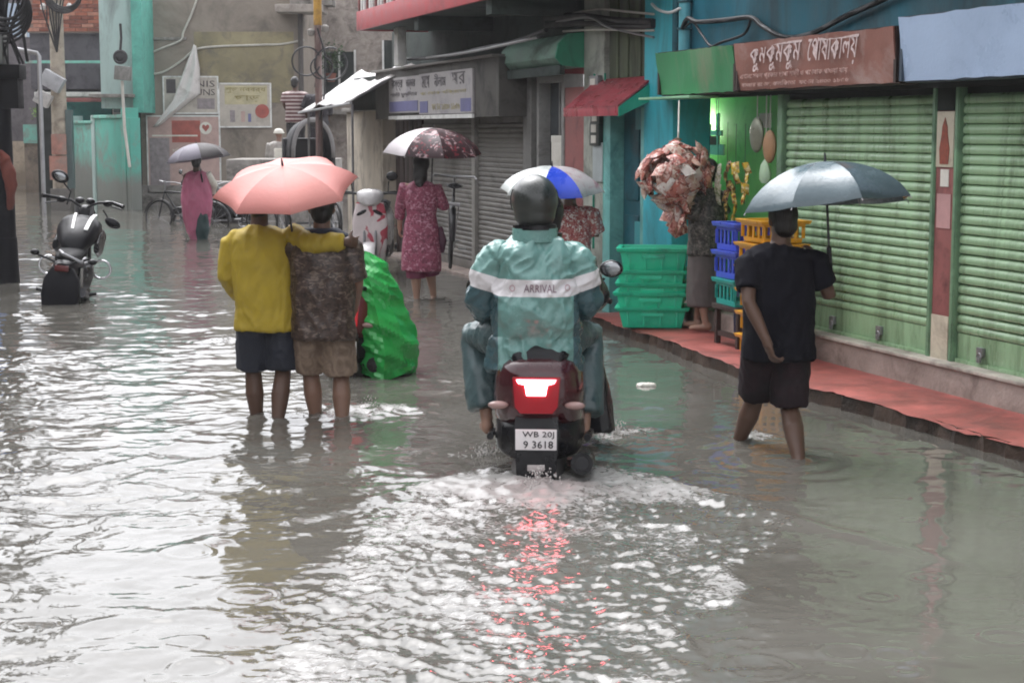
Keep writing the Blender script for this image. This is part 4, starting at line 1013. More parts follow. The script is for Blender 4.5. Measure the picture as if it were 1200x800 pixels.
p = MB(); p.cbox((-.28, -.28, 2.55), (.36, .22, .3), M45); obj('meter_box', p, mat('pale_meter_box_b', '#b8b5b2', .5, dirt='#77777a', dirt_amt=.4), cp, bevel=.02)
p = MB(); p.box(.16, .30, -.1, .1, .5, 2.3); obj('cable_duct', p, mat('slate_duct', '#5a6a6a', .6), cp)
coil_y = -.3
p = MB(); [p.torus((.25 + .02 * k, coil_y - .03 * k, 4.9 + .02 * k), .42 - .02 * k, .022, 'y', 30, 6) for k in range(4)]; obj('cable_coil', p, CABLE, cp)
p = MB()
for k in range(7):
    x = -.35 + .12 * k; p.tube([(x, -.2, 6.8), (x + rg.uniform(-.15, .15), -.28, 5.5), (x * .6, -.3, 4.4 + rg.uniform(-.3, .3)), (.05, -.22, 3.6)], .018, 5)
obj('cable_bundle', p, CABLE, cp)
p = MB(); [p.lathe([(.03, 0), (.07, .03), (.05, .08), (.07, .1), (.03, .16)], 12, (-.25 + .3 * k, -.15, 4.55)) for k in range(3)]; obj('insulator', p, WHITEP, cp)
lpz = pole_thing('pipe_bracket', 'thin grey pipe post bent over at the top beside the beige pillar', G(52, 250), 'pipe')
p = MB(); p.tube([(0, 0, -.2), (0, 0, 3.45), (-.04, 0, 3.52), (-.55, 0, 3.62)], .05, 8); obj('pipe', p, STEEL, lpz)
dp = pole_thing('utility_pole', 'dark wet utility pole at the picture edge with looped cables and a box', G(8, 331))
p = MB(); p.tube([(-.02, 0, -.22), (-.02, 0, 5.5)], [.155, .125], 14); p.tube([(-.03, 0, -.2), (-.03, 0, .55)], [.19, .17], 14); obj('pole', p, mat('sooty_iron_pole', '#141419', .6, var=.4, dirt='#25252a', dirt_amt=.4, spec=.2), dp)
p = MB(); p.box(-.2, .14, -.32, -.1, 2.62, 2.98); obj('junction_box', p, mat('lichen_grey_box', '#686b66', .7, var=.3, dirt='#3e423f', dirt_amt=.5), dp, bevel=.02)
p = MB(); p.box(-.25, .30, -.2, .1, 2.45, 2.62); p.box(.05, .26, -.15, .1, 2.1, 2.5); obj('bracket', p, mat('black_iron_bracket', '#111114', .6, spec=.2), dp, bevel=.01)
p = MB()
for k in range(6): p.torus((.12 + .02 * k, -.25 - .03 * k, 3.22 + .03 * k), .36 - .025 * k, .016 + .004 * (k % 2), 'y', 26, 6)
for k in range(9):
    a = rg.uniform(-.3, .3); p.tube([(a, -.2, 3.9), (a * 1.5 + .1, -.3 - .02 * k, 3.45), (a * .6 + .1, -.3, 3.0), (rg.uniform(-.1, .4), -.25, 2.62)], .014, 5)
p.tube([(.12, -.2, 3.9), (.3, -.25, 3.5), (.36, -.25, 3.1), (.40, -.2, 2.65)], .02, 6)
obj('cable_coil', p, CABLE, dp)
p = MB(); p.cbox((-.08, -.12, 3.32), (.2, .2, .5)); obj('transformer_box', p, mat('dark_purple_grey_box', '#2b2830', .5), dp, bevel=.03)
hc = empty('hanging_cloth', dp.location + Vector((.06, -.12, .9)), 0, 'rust brown cloth hanging on the side of the dark pole', 'cloth')
mb = MB(); mb.loft([ering((x, 0, z), w, .07, n=12) for x, z, w in ((.05, .0, .02), (.06, .10, .04), (.07, .3, .065), (.04, .48, .08), (.0, .62, .06), (-.05, .70, .03))]); o = organic('cloth', mb, mat('rust_brown_cloth', '#6e3a30', .85, var=.3), .014, hc, 2, [(.015, (9, 9, 5), 3, True)])
bb = empty('hanging_cloth', dp.location + Vector((-.11, -.2, .0)), 0, 'strip of bright blue plastic sheet at the foot of the dark pole', 'plastic sheet')
mb = MB(); mb.loft([ering((0, 0, z), w, .03, n=10) for z, w in ((.35, .04), (.5, .06), (.8, .065), (1.0, .05), (1.08, .02))]); organic('cloth', mb, mat('bright_blue_sheet', '#3568b8', .45), .012, bb, 2, [(.012, (9, 9, 5), 8, True)])
rp = pole_thing('street_pole', 'thin rusty street pole with a yellow band and hanging cable loops', FW(14.5, .95, 0))
p = MB(); p.tube([(0, 0, -.22), (0, 0, 4.6)], .055, 12); obj('pole', p, mat('rusty_iron', '#6b5450', .6, var=.35, scale=8, dirt='#a2928c', dirt_amt=.45, stretch=(1, 1, .25)), rp)
p = MB(); p.tube([(0, 0, 3.45), (0, 0, 4.3)], .064, 12); obj('yellow_band', p, mat('old_yellow_paint', '#b58c3f', .6, dirt='#7c5b35', dirt_amt=.5), rp)
p = MB(); p.torus((-.18, -.05, 2.9), .22, .013, 'y', 24, 6, .4, 5.9); obj('cable_loop', p, CABLE, rp); p = MB(); p.torus((.2, -.05, 2.86), .25, .015, 'y', 24, 6, 1.2, 7.0); obj('cable_loop', p, CABLE, rp); p = MB(); p.torus((.06, -.09, 2.8), .17, .012, 'y', 22, 6, 2, 7.6); obj('cable_loop', p, CABLE, rp); p = MB(); p.tube([(0, -.06, 3.4), (.12, -.08, 3.0), (.1, -.08, 2.4), (.02, -.07, 2.0)], .014, 5); obj('cable_drop', p, CABLE, rp); p = MB(); p.torus((-.06, -.05, 1.15), .12, .012, 'y', 20, 6); obj('cable_loop', p, CABLE, rp)
p = MB(); p.lathe([(.02, 0), (.05, .02), (.06, .09), (.02, .12)], 10, (-.1, -.05, 3.28)); obj('insulator', p, CONC, rp); p = MB(); p.lathe([(.02, 0), (.05, .02), (.06, .09), (.02, .12)], 10, (.12, -.05, 3.34)); obj('insulator', p, CONC, rp)
# mid-wall grey pole with meter on the turquoise house
wp = pole_thing('wall_pole', 'slim pipe with a round meter and grey box in front of the turquoise tower', at(146, 203, 39.6), 'pole'); b0 = wp.location
p = MB(); p.tube([at(152, 196, 39.6) - b0, at(146, 150, 39.6) - b0, at(143, 95, 39.6) - b0], .035, 8); obj('pipe', p, PALECABLE, wp)
p = MB(); p.cbox(at(144, 86, 39.5) - b0, (.36, .22, .32), Matrix.Rotation(R(6), 3, 'Y')); obj('box', p, mat('dull_meter_case', '#83827e', .5, dirt='#4c4b49', dirt_amt=.4), wp, bevel=.02)
p = MB(); c = at(141, 67, 39.5) - b0; p.torus(c, .13, .04, 'y', 20, 8); p.ell(c, (.12, .05, .12)); p.tube([c + Vector((0, 0, .12)), at(142, 45, 39.5) - b0, at(141, 28, 39.5) - b0], .03, 8); obj('round_meter', p, CABLE, wp)

# cable runs of the shop row
for k, (lab, pts, r_, m_) in enumerate((
    ('white cable across the olive wall, topmost of the bundle above the red awning', ((668, 17, .1), (700, 11, .12), (735, 14, .12), (766, 17, .1)), .011, PALECABLE),
    ('white cable along the olive wall, lowest straight one of the bundle', ((660, 37, .1), (700, 35, .14), (740, 36, .12), (766, 36, .1)), .011, PALECABLE),
    ('thick black cable bundle sagging between the balcony and turquoise pillar', ((640, 22, .1), (680, 19, .15), (720, 24, .15), (766, 26, .1)), .035, CABLE),
    ('black cable bundle, lower strand above the meter pillar', ((640, 30, .1), (690, 28, .18), (730, 31, .15), (766, 30, .1)), .03, CABLE),
    ('grey cable crossing the bundle obliquely over the meter pillar', ((652, 26, .12), (690, 21, .2), (715, 33, .2), (766, 44, .1)), .012, STEEL),
    ('white cable loop drooping across the bright turquoise pillar', ((764, 5, .12), (772, 12, .13), (785, 15, .13), (797, 10, .12)), .014, WHITEP),
    ('black cable drooping along the dark turquoise wall from the drain pipe', ((800, 33, .1), (806, 22, .12), (818, 26, .1), (850, 24, .06), (880, 21, .06), (895, 32, .06), (920, 44, .08), (950, 40, .06), (990, 20, .06), (1030, 2, .06), (1060, -12, .06)), .022, CABLE),
    ('thin black cable looping low behind the green signboard', ((803, 32, .1), (812, 26, .1), (822, 40, .1), (833, 54, .1), (845, 50, .08), (872, 40, .06), (880, 22, .06)), .012, CABLE),
    ('black cable sagging from the balcony to the grey fascia', ((478, 70, .44), (520, 66, .5), (570, 56, .6), (600, 50, .5), (640, 36, .4)), .025, CABLE),
    ('grey cable sagging under the balcony beside the black one', ((500, 68, .5), (545, 62, .6), (585, 54, .6), (630, 44, .5)), .016, STEEL))):
    P = [FW(fac(x, y, t)[0], t, fac(x, y, t)[1]) for x, y, t in pts]; cable(lab, P, r_, m_, group='cables strung along the shop row')
# the row of houses along the near left side of the street, just outside the picture
lrow = empty('house', (-9.2, 4, 0), R(4), 'plain grey house row along the near side opposite the green shutters', 'house')
p = MB(); p.box(-6, 0, -16, 13, -.22, 6.0); obj('wall', p, GREYWALL, lrow)
for k in range(5):
    p = MB(); p.box(0, .06, -14 + k * 5, -11 + k * 5, .2, 2.4); obj('roller_shutter', p, SH_GREY, lrow)
for x0, x1, y0, y1, hh, m_, lab in ((-17, -11.4, 19, 34, 6.2, ENDWALL, 'brown rendered house farther along the side opposite the grey shutters'), (-28, -19.5, 38, 58, 6.4, BEIGEP, 'beige house at the far bend of the street beyond the picture edge')):
    h_ = empty('house', ((x0 + x1) / 2, (y0 + y1) / 2, 0), 0, lab, 'house'); w_, d_ = (x1 - x0) / 2, (y1 - y0) / 2
    p = MB(); p.box(-w_, w_, -d_, d_, -.22, hh); obj('wall', p, m_, h_)
    for k in range(3):
        yy = -d_ + d_ * 2 * (k + .5) / 3
        p = MB(); p.box(w_, w_ + .05, yy - .6, yy + .6, 3.3, 4.7); f_ = obj('window', p, DARKIN, h_); p = MB(); p.box(w_, w_ + .1, yy - .7, yy + .7, 3.18, 3.3); obj('sill', p, CONC, f_)
        p = MB(); p.box(w_, w_ + .06, yy - 1.1, yy + 1.1, .1, 2.3); obj('roller_shutter', p, SH_GREY, h_)
# ================================================================== two-wheelers
def wheel(parent, c, Rr, r, name='wheel', spokes=0, rimm=STEEL):
    w = MB(); w.torus(c, Rr, r, 'x', 32, 10); wo = obj('wheel', w, RUBBER, parent, smooth=50)
    w = MB(); w.torus(c, Rr - r * .85, r * .35, 'x', 28, 6)
    w.tube([Vector(c) + Vector((-r * .9, 0, 0)), Vector(c) + Vector((r * .9, 0, 0))], r * .8, 10)
    for k in range(spokes or 6):
        a = 2 * PI * k / (spokes or 6); w.tube([Vector(c), Vector(c) + Vector((0, math.cos(a), math.sin(a))) * (Rr - r * .8)], .0025 if spokes else r * .3, 5)
    obj('rim', w, rimm, wo, smooth=50); return wo
MAR = mat('maroon_scooter_paint', (.050, .008, .012), .25, var=.2, coat=.6, bump=0, rain=True)
REDL = mat('red_lens', (.11, .004, .01), .15, bump=0, emit=(1, .012, .03), estr=.07)
GLOWL = mat('lit_tail_lamp', (.9, .5, .5), .2, bump=0, emit=(1, .14, .17), estr=11.0)
AMB = mat('clear_amber_lens', (.34, .22, .20), .15, bump=0)
MIRG = mat('mirror_glass', (.30, .31, .32), .12, metal=1, bump=0, var=.02)

def scooter(label, loc, rz, paint, lit=True, plate=('WB 20J', '9 3618'), lean=0, mirror_dx=.44, full=True, group=None, shield=None):
    s = empty('scooter', loc, rz, label, 'scooter', group); s.rotation_euler = (0, lean, rz)
    def ring(y, w, z0, z1, n=18, pw=3.2): return ering((0, y, (z0 + z1) / 2), w, (z1 - z0) / 2, (1, 0, 0), (0, 0, 1), n, pw)
    mb = MB(); mb.loft([ring(*q) for q in ((-.02, .12, .62, .80), (.0, .165, .56, .84), (.06, .21, .50, .875), (.2, .24, .42, .90), (.5, .25, .34, .88), (.8, .235, .36, .82), (.98, .16, .36, .70))])
    body = obj('rear_body', mb, paint, s, smooth=50)
    mb = MB(); mb.loft([ring(*q) for q in ((.0, .10, .38, .52), (.06, .19, .32, .54), (.2, .235, .30, .58), (.6, .25, .28, .58), (.9, .2, .3, .5))]); obj('side_cladding', mb, BLACK, s, smooth=50)
    mb = MB(); mb.loft([ering((0, y, z), w, h, (1, 0, 0), (0, 0, 1), 16, 2.6) for y, w, z, h in ((.04, .13, .86, .04), (.12, .185, .89, .06), (.4, .2, .89, .065), (.65, .19, .86, .06), (.95, .15, .82, .05), (1.1, .10, .78, .04))]); obj('seat', mb, BLACK, s, smooth=60)
    mb = MB(); mb.tube([(-.15, .18, .80), (-.18, .06, .80), (-.16, .18, .78)] if lit else [(-.15, .18, .86), (-.17, .0, .90), (-.1, -.05, .905), (.1, -.05, .905), (.17, .0, .90), (.15, .18, .86)], .016, 8); obj('grab_rail', mb, BLACK, s, smooth=60)
    mb = MB(); mb.prism([(-.125, .775), (.125, .775), (.112, .62), (.085, .585), (-.085, .585), (-.112, .62)], -.045, .0); tl_ = obj('tail_light', mb, REDL if lit else mat('dull_red_lens', (.3, .02, .03), .2, bump=0, emit=(1, .02, .03), estr=.1), s, bevel=.008)
    if lit:
        mb = MB(); mb.prism([(-.105, .765), (.105, .765), (.094, .745), (.060, .736), (.050, .68), (-.050, .68), (-.060, .736), (-.094, .745)], -.055, -.044); obj('lit_lamp', mb, GLOWL, tl_, bevel=.004)
    for sg in (-1, 1):
        mb = MB(); mb.ell((sg * .20, -.01, .625), (.055, .03, .022), 14, 8); mb2 = obj('indicator', mb, AMB, s, smooth=60)
        st_ = MB(); st_.tube([(sg * .10, .03, .63), (sg * .17, 0, .625)], .014, 8); obj('stalk', st_, BLACK, mb2)
    mb = MB(); mb.loft([[(x * w, y, z) for x in (-1, -.5, 0, .5, 1)] + [(x * w, y + .03, z) for x in (1, .5, 0, -.5, -1)] for w, y, z in ((.11, .03, .60), (.115, -.015, .50), (.11, -.035, .36), (.10, -.04, .22), (.085, -.03, .12))]); mg = obj('mudguard', mb, BLACK, s, smooth=60)
    pl = MB(); pl.box(-.108, .108, -.052, -.046, .395, .505); po = obj('number_plate', pl, mat('white_plate', (.80, .76, .76), .4, var=.06, bump=0), s, bevel=.004)
    for i, t_ in enumerate(plate): lettering('lettering', t_, .06, BLACK, po, (.012, -.0545, .475 - .05 * i), width=.165 - .01 * i, height=.038, rot=(R(90), 0, 0))
    rf = MB(); rf.box(-.045, .045, -.06, -.048, .285, .318); obj('reflector', rf, mat('pale_reflector', (.5, .45, .44), .2), mg, bevel=.004)
    wheel(s, (.0, .22, .24), .195, .055)
    mb = MB(); mb.tube([(.24, -.06, .33), (.25, .2, .30), (.23, .55, .24)], [.058, .055, .025], 12); ex = obj('exhaust', mb, BLACK, s, smooth=60); mb = MB(); mb.tube([(.24, -.075, .335), (.24, -.05, .33)], [.034, .034], 12); obj('exhaust_tip', mb, BLACK, ex)
    mb = MB(); mb.loft([ring(y, w, z0, z1, 14, 2.4) for y, w, z0, z1 in ((-.02, .10, .2, .34), (.1, .14, .16, .38), (.4, .15, .16, .40), (.6, .1, .2, .36))]); obj('engine_case', mb, mat('engine_grey', (.08, .075, .075), .4), s, smooth=50)
    for sg in (-1, 1): mb = MB(); mb.tube([(sg * .26, .2, .42), (sg * .27, .5, .40)], .02, 8); obj('foot_peg', mb, BLACK, s)
    if full:
        mb = MB(); mb.box(-.17, .17, .9, 1.28, .30, .36); obj('footboard', mb, BLACK, s, bevel=.02)
        mb = MB(); mb.loft([ering((0, y, z), w, .05, (1, 0, 0), (0, 1, 0), 16, 3) for y, w, z in ((1.25, .17, .30), (1.32, .21, .5), (1.36, .22, .75), (1.34, .17, .95))]); ls_ = obj('leg_shield', mb, shield or paint, s, smooth=50)
        if shield:
            for sg in (-1, 1): mb = MB(); mb.ell((sg * .10, 1.39, .84), (.07, .03, .022), 14, 8, Matrix.Rotation(sg * R(24), 3, 'Y')); obj('headlamp', mb, BLACK, ls_, smooth=60)
        mb = MB(); mb.loft([ering((0, y, z), w, h, (1, 0, 0), (0, 0, 1), 16, 2.6) for y, w, z, h in ((1.22, .08, 1.0, .05), (1.3, .17, 1.02, .08), (1.42, .14, 1.0, .09), (1.48, .06, .98, .05))]); obj('handlebar_cowl', mb, paint, s, smooth=50)
        for sg in (-1, 1):
            mb = MB(); mb.tube([(sg * .1, 1.28, 1.04), (sg * .30, 1.24, 1.06), (sg * .37, 1.2, 1.05)], .017, 10); mb.tube([(sg * .16, 1.34, 1.05), (sg * .36, 1.32, 1.04)], .008, 6); obj('handle_grip', mb, RUBBER, s, smooth=60)
            mb = MB(); mb.tube([(sg * .22, 1.28, 1.06), (sg * (mirror_dx - .04), 1.28, 1.18)], .008, 6); st_ = obj('mirror_stem', mb, BLACK, s)
            mb = MB(); mb.ell((sg * mirror_dx, 1.29, 1.235), (.07, .025, .052), 16, 10); mr = obj('mirror', mb, BLACK, s, smooth=60)
            mb = MB(); mb.ell((sg * mirror_dx, 1.268, 1.235), (.058, .008, .042), 16, 8); obj('mirror_glass', mb, MIRG, mr, smooth=60)
        wheel(s, (0, 1.5, .24), .195, .05)
        mb = MB(); mb.loft([ering((0, 1.5 + .27 * math.sin(a), .24 + .27 * math.cos(a)), .075, .02, (1, 0, 0), (0, math.sin(a), math.cos(a)), 10) for a in [R(k) for k in range(-70, 80, 15)]]); obj('front_fender', mb, paint, s, smooth=60)
        mb = MB(); [mb.tube([(sg * .07, 1.5, .24), (sg * .07, 1.36, .7)], .016, 8) for sg in (-1, 1)]; obj('front_fork', mb, STEEL, s)
    return s

SCO = at(629, 452, 8.75); SCX, SCY = SCO.x, 8.8
main_scooter = scooter('dark maroon scooter with lit red tail lamp and white number plate, ridden through the flood', (SCX, SCY, -.20), R(-4), MAR, mirror_dx=.37)
# red scooter under the green sheet
GSX = at(404, 380, 12.9)
green_scooter = scooter('red scooter with white number plate half hidden under a green plastic sheet', (GSX.x, 12.75, -.23), R(-2), mat('dull_red_scooter_paint', (.13, .018, .022), .3, coat=.4, bump=0), lit=False, plate=('WB 26', '5 1140'), full=False)
GREENS = mat('green_plastic_sheet', '#2f9e4a', .2, var=.22, scale=3, bump=.35, bscale=22, rain=True)
_b = G(448, 431)
sheet = empty('plastic_sheet', _b, 0, 'bright green plastic sheet draped in sharp folds over the red scooter', 'plastic sheet')
mb = MB(); rings = []
for py, x0, x1, d in ((296, 417, 428, .06), (308, 414, 446, .12), (330, 414, 458, .2), (352, 415, 466, .26), (376, 417, 477, .3), (402, 418, 486, .33), (432, 420, 481, .34), (446, 421, 480, .34)):
    a_, b2 = at(x0, py, 13.0), at(x1, py, 13.0); w = b2.x - a_.x
    rings.append([tuple(Vector(q) - _b) for q in ((a_.x, 12.98, a_.z), (a_.x + w * .22, 12.98 - d * .55, a_.z + .015), (a_.x + w * .55, 12.98 - d, a_.z - .02), (a_.x + w * .82, 12.98 - d * .6, a_.z + .02), (b2.x, 12.98, a_.z), (a_.x + w * .75, 12.98 + d, a_.z), (a_.x + w * .3, 12.98 + d, a_.z))])
fine = []
for i in range(len(rings) - 1):
    for k in range(7 if i < len(rings) - 2 else 3):
        f = k / 7; r_ = [Vector(p).lerp(Vector(q), f) for p, q in zip(rings[i], rings[i + 1])]
        c = sum(r_, Vector()) / len(r_); out = []
        for j in range(len(r_)):
            for e in range(6): out.append(r_[j].lerp(r_[(j + 1) % len(r_)], e / 6))
        fine.append((c, out))
P_ = np.array([tuple(p) for c, o_ in fine for p in o_]); hh = .040 * ridged(P_ @ np.array([[5.5, 0, 6.5], [0, 4, 2], [-1, 0, 1.5]]).T + 3.3) + .022 * ridged(P_ @ np.array([[12, 0, 13], [0, 9, 3], [-4, 1, 4]]).T + 8.1); n_ = 0; rr = []
for c, o_ in fine:
    row = []
    for p in o_:
        d = (p - c); d.z = 0; row.append(tuple(p + d.normalized() * hh[n_])); n_ += 1
    rr.append(row)
mb.loft(rr); obj('sheet', mb, GREENS, sheet, smooth=12)

# parked black motorcycle on the left, seen from behind
mbk = empty('motorcycle', G(62, 352) + Vector((.10, 0, -.29)), R(9), 'parked black motorcycle with white tank stripe standing in water beside the dark pole', 'motorcycle'); mbk.rotation_euler = (0, R(6), R(7)); mbk.scale = (1.08,) * 3
BKP = mat('gloss_black_paint', (.006, .006, .008), .42, spec=.25, coat=.0, bump=0, var=.1)
wheel(mbk, (0, .0, .30), .26, .065); wheel(mbk, (0, 1.32, .30), .26, .055)
mb = MB(); mb.loft([ering((0, y, z), w, h, (1, 0, 0), (0, 0, 1), 18, 2.6) for y, w, z, h in ((-.30, .06, .71, .03), (-.25, .10, .71, .05), (0, .13, .71, .06), (.3, .15, .72, .07), (.5, .14, .76, .07))]); obj('seat', mb, mat('black_vinyl', (.008, .008, .009), .6, spec=.15), mbk, smooth=60)
mb = MB(); mb.loft([ering((0, y, z), w, h, (1, 0, 0), (0, 0, 1), 20, 2.4) for y, w, z, h in ((.28, .09, .78, .06), (.40, .155, .84, .11), (.62, .215, .92, .155), (.84, .225, .95, .15), (1.0, .15, .95, .10), (1.08, .08, .94, .05))]); tk = obj('fuel_tank', mb, BKP, mbk, smooth=60)
mb = MB()
for x0, w in ((-.035, .014), (.10, .02)):
    pts = [Vector((x0 * (1 + .5 * i / 6), .44 + .06 * i, 0)) for i in range(7)]
    z = [.965, 1.0, 1.035, 1.062, 1.083, 1.096, 1.104]; mb.loft([[(p.x - w, p.y, zz), (p.x + w, p.y, zz), (p.x + w, p.y, zz + .012), (p.x - w, p.y, zz + .012)] for p, zz in zip(pts, z)])
obj('stripe', mb, WHITEP, tk)
mb = MB(); mb.loft([ering((0, y, z), w, h, (1, 0, 0), (0, 0, 1), 16, 2.6) for y, w, z, h in ((-.42, .07, .63, .05), (-.36, .10, .63, .08), (0, .12, .61, .09), (.4, .12, .60, .1))]); obj('tail_cowl', mb, BKP, mbk, smooth=60)
mb = MB(); mb.loft([[(-.10, -.40, .64), (.10, -.40, .64), (.10, -.30, .64), (-.10, -.30, .64)], [(-.17, -.43, .52), (.17, -.43, .52), (.17, -.28, .52), (-.17, -.28, .52)], [(-.185, -.45, .36), (.185, -.45, .36), (.185, -.28, .36), (-.185, -.28, .36)], [(-.15, -.43, .10), (.15, -.43, .10), (.15, -.3, .10), (-.15, -.3, .10)]]); obj('rear_mudguard', mb, mat('black_mudguard', (.007, .007, .010), .6, spec=.2), mbk, bevel=.03)
mb = MB(); mb.box(-.07, .07, -.44, -.42, .60, .66); obj('tail_light', mb, mat('dark_red_lens', (.1, .01, .01), .2), mbk, bevel=.01)
mb = MB(); mb.tube([(-.06, -.2, .78), (.0, -.40, .77), (.18, -.38, .70), (.18, -.1, .72)], .018, 8); obj('grab_rail', mb, STEEL, mbk, smooth=60)
for sg in (-1, 1):
    mb = MB(); mb.tube([(sg * .08, -.32, .68), (sg * .25, -.34, .74)], .012, 6); mb.ell((sg * .28, -.34, .76 if sg < 0 else .71), (.045, .035, .032), 12, 8); obj('indicator', mb, BLACK, mbk, smooth=60)
    mb = MB(); mb.torus((sg * .27, .62, .56), .095, .013, 'y', 24, 6); obj('leg_guard', mb, CHROME, mbk, smooth=60)
    mb = MB(); mb.tube([(sg * .03, 1.0, 1.17), (sg * .14, 1.02, 1.23), (sg * .30, .94, 1.25), (sg * .42, .86, 1.22 + (.04 if sg < 0 else 0))], [.014, .014, .018, .024], 8); mb.tube([(sg * .2, 1.06, 1.22), (sg * .40, .99, 1.18)], .009, 6); mb.ell((sg * .24, 1.0, 1.23), (.05, .04, .035)); obj('handlebar', mb, BLACK, mbk, smooth=60)
mb = MB(); mb.tube([(-.18, 1.0, 1.18), (-.15, 1.0, 1.32), (-.24, 1.0, 1.42)], .009, 6); mb.ell((-.27, .99, 1.47), (.095, .03, .065), 16, 10, Matrix.Rotation(R(20), 3, 'Y')); mr = obj('mirror', mb, BLACK, mbk, smooth=60); mb = MB(); mb.ell((-.265, .962, 1.47), (.065, .006, .042), 14, 8, Matrix.Rotation(R(20), 3, 'Y')); obj('mirror_glass', mb, MIRG, mr)
mb = MB(); mb.tube([(.2, 1.0, 1.16), (.27, .98, 1.06)], .009, 6); mb.ell((.31, .98, 1.03), (.09, .03, .05), 16, 10, Matrix.Rotation(R(25), 3, 'Y')); obj('mirror', mb, BLACK, mbk, smooth=60)
mb = MB(); mb.ell((0, 1.16, 1.08), (.11, .1, .11)); obj('headlamp', mb, BLACK, mbk, smooth=60)
for sg in (-1, 1):
    mb = MB(); mb.ell((sg * .055, 1.06, 1.235), (.05, .05, .035), 14, 8); obj('instrument_dial', mb, BLACK, mbk, smooth=60)
    mb = MB(); mb.tube([(sg * .08, 1.06, 1.0), (sg * .08, 1.02, 1.2)], .022, 8); obj('fork_tube', mb, STEEL, mbk, smooth=60)
    mb = MB(); mb.loft([ering((sg * .21, y, z), .03, h, (1, 0, 0), (0, 0, 1), 12, 2.4) for y, z, h in ((.55, .78, .05), (.75, .80, .13), (1.0, .82, .14), (1.15, .86, .05))]); obj('tank_shroud', mb, BLACK, mbk, smooth=60)
    mb = MB(); mb.tube([(sg * .20, .05, .34), (sg * .30, .05, .36)], .018, 8); obj('foot_peg', mb, BLACK, mbk)
mb = MB(); mb.loft([ering((0, y, z), w, h, (1, 0, 0), (0, 0, 1), 12, 3) for y, w, z, h in ((.3, .12, .5, .12), (.5, .2, .48, .16), (.8, .18, .5, .16), (.95, .08, .55, .1))]); [mb.tube([(sg * .07, 1.32, .3), (sg * .07, 1.08, 1.0)], .02, 8) for sg in (-1, 1)]; mb.tube([(.15, .4, .3), (.2, -.1, .36), (.2, -.35, .4)], .045, 10); obj('engine', mb, mat('engine_dark', (.05, .05, .055), .35, metal=.5), mbk, smooth=50)
mb = MB(); mb.tube([(-.12, -.0, .3), (-.12, -.05, .62)], .025, 8); mb.tube([(.14, 0, .3), (.14, -.05, .62)], .025, 8); obj('shock_absorber', mb, CHROME, mbk)

def bicycle(label, loc, rz, lean=.08, frame=CABLE, fender=True, group='bicycles standing in the water'):
    b = empty('bicycle', loc, rz, label, 'bicycle', group); b.rotation_euler = (0, lean, rz)
    for y in (-.52, .52): wheel(b, (0, y, .34), .32, .02, spokes=14)
    mb = MB(); A, B, C_, D, E_ = (0, -.52, .34), (0, -.08, .30), (0, -.18, .82), (0, .40, .86), (0, .52, .34)
    for p, q in ((A, B), (A, C_), (B, C_), (B, D), (C_, D), (D, E_)): mb.tube([p, q], .016, 8)
    obj('frame', mb, frame, b, smooth=60)
    mb = MB(); mb.tube([D, (0, .38, 1.02), (0, .36, 1.04)], .014, 8); mb.tube([(-.27, .22, 1.02), (-.24, .34, 1.05), (0, .38, 1.04), (.24, .34, 1.05), (.27, .22, 1.02)], .012, 8); obj('handlebar', mb, STEEL, b, smooth=60)
    mb = MB(); mb.tube([C_, (0, -.2, .92)], .014, 8); mb.loft([ering((0, y, .95), w, .03, (1, 0, 0), (0, 0, 1), 12) for y, w in ((-.34, .08), (-.26, .1), (-.14, .06), (-.02, .025))]); obj('saddle', mb, BLACK, b, smooth=60)
    if fender:
        mb = MB()
        for yc in (-.52, .52): mb.loft([ering((0, yc + .365 * math.cos(a), .34 + .365 * math.sin(a)), .03, .006, (1, 0, 0), (0, math.cos(a), math.sin(a)), 8) for a in [R(k) for k in range(10, 181, 17)]])
        obj('mudguard', mb, CABLE, b, smooth=60)
    mb = MB(); mb.tube([(-.1, -.08, .30), (.1, -.08, .30)], .012, 6); mb.torus((.04, -.08, .30), .09, .008, 'x', 18, 5); mb.box(.09, .18, -.12, -.02, .2, .22); mb.box(-.18, -.09, -.12, -.02, .38, .40); obj('pedal_crank', mb, STEEL, b)
    mb = MB(); mb.box(-.07, .07, -.75, -.3, .74, .76); mb.tube([(-.06, -.7, .74), (-.03, -.52, .36)], .007, 5); mb.tube([(.06, -.7, .74), (.03, -.52, .36)], .007, 5); obj('rear_carrier', mb, STEEL, b)
    return b
bicycle('black bicycle leaning at the turquoise pier, front mudguard turned to the wall', G(185, 263) + Vector((.35, .3, -.22)), R(62), .1)
bicycle('dark bicycle standing behind the woman in the pink sari', G(255, 268) + Vector((.3, .6, -.22)), R(70), -.08)
bicycle('black bicycle parked end on against the grey shutter behind the woman in pink', at(527, 306, 20.2) * 1 + Vector((0, 0, -.05)), R(2.5), .06)
bk2 = scooter('dark parked scooter at the foot of the end wall behind the salmon umbrella', G(278, 262) + Vector((.2, .4, -.22)), R(75), BKP, lit=False)
RWF = print_mat('white_red_fairing_paint', ['#d8cccc', '#b84a5a'], 3.4, .25, kind='noise', th=.53, mixw=.015)
fs_ = scooter('white and red scooter facing the camera behind the green plastic sheet', at(431, 330, 20.9) + Vector((0, 1.5, -.1)), R(181), mat('white_scooter_paint', (.6, .58, .58), .25, coat=.5, bump=0), lit=False, mirror_dx=.27, shield=RWF); fs_.scale = (1.0, 1.0, 1.12)

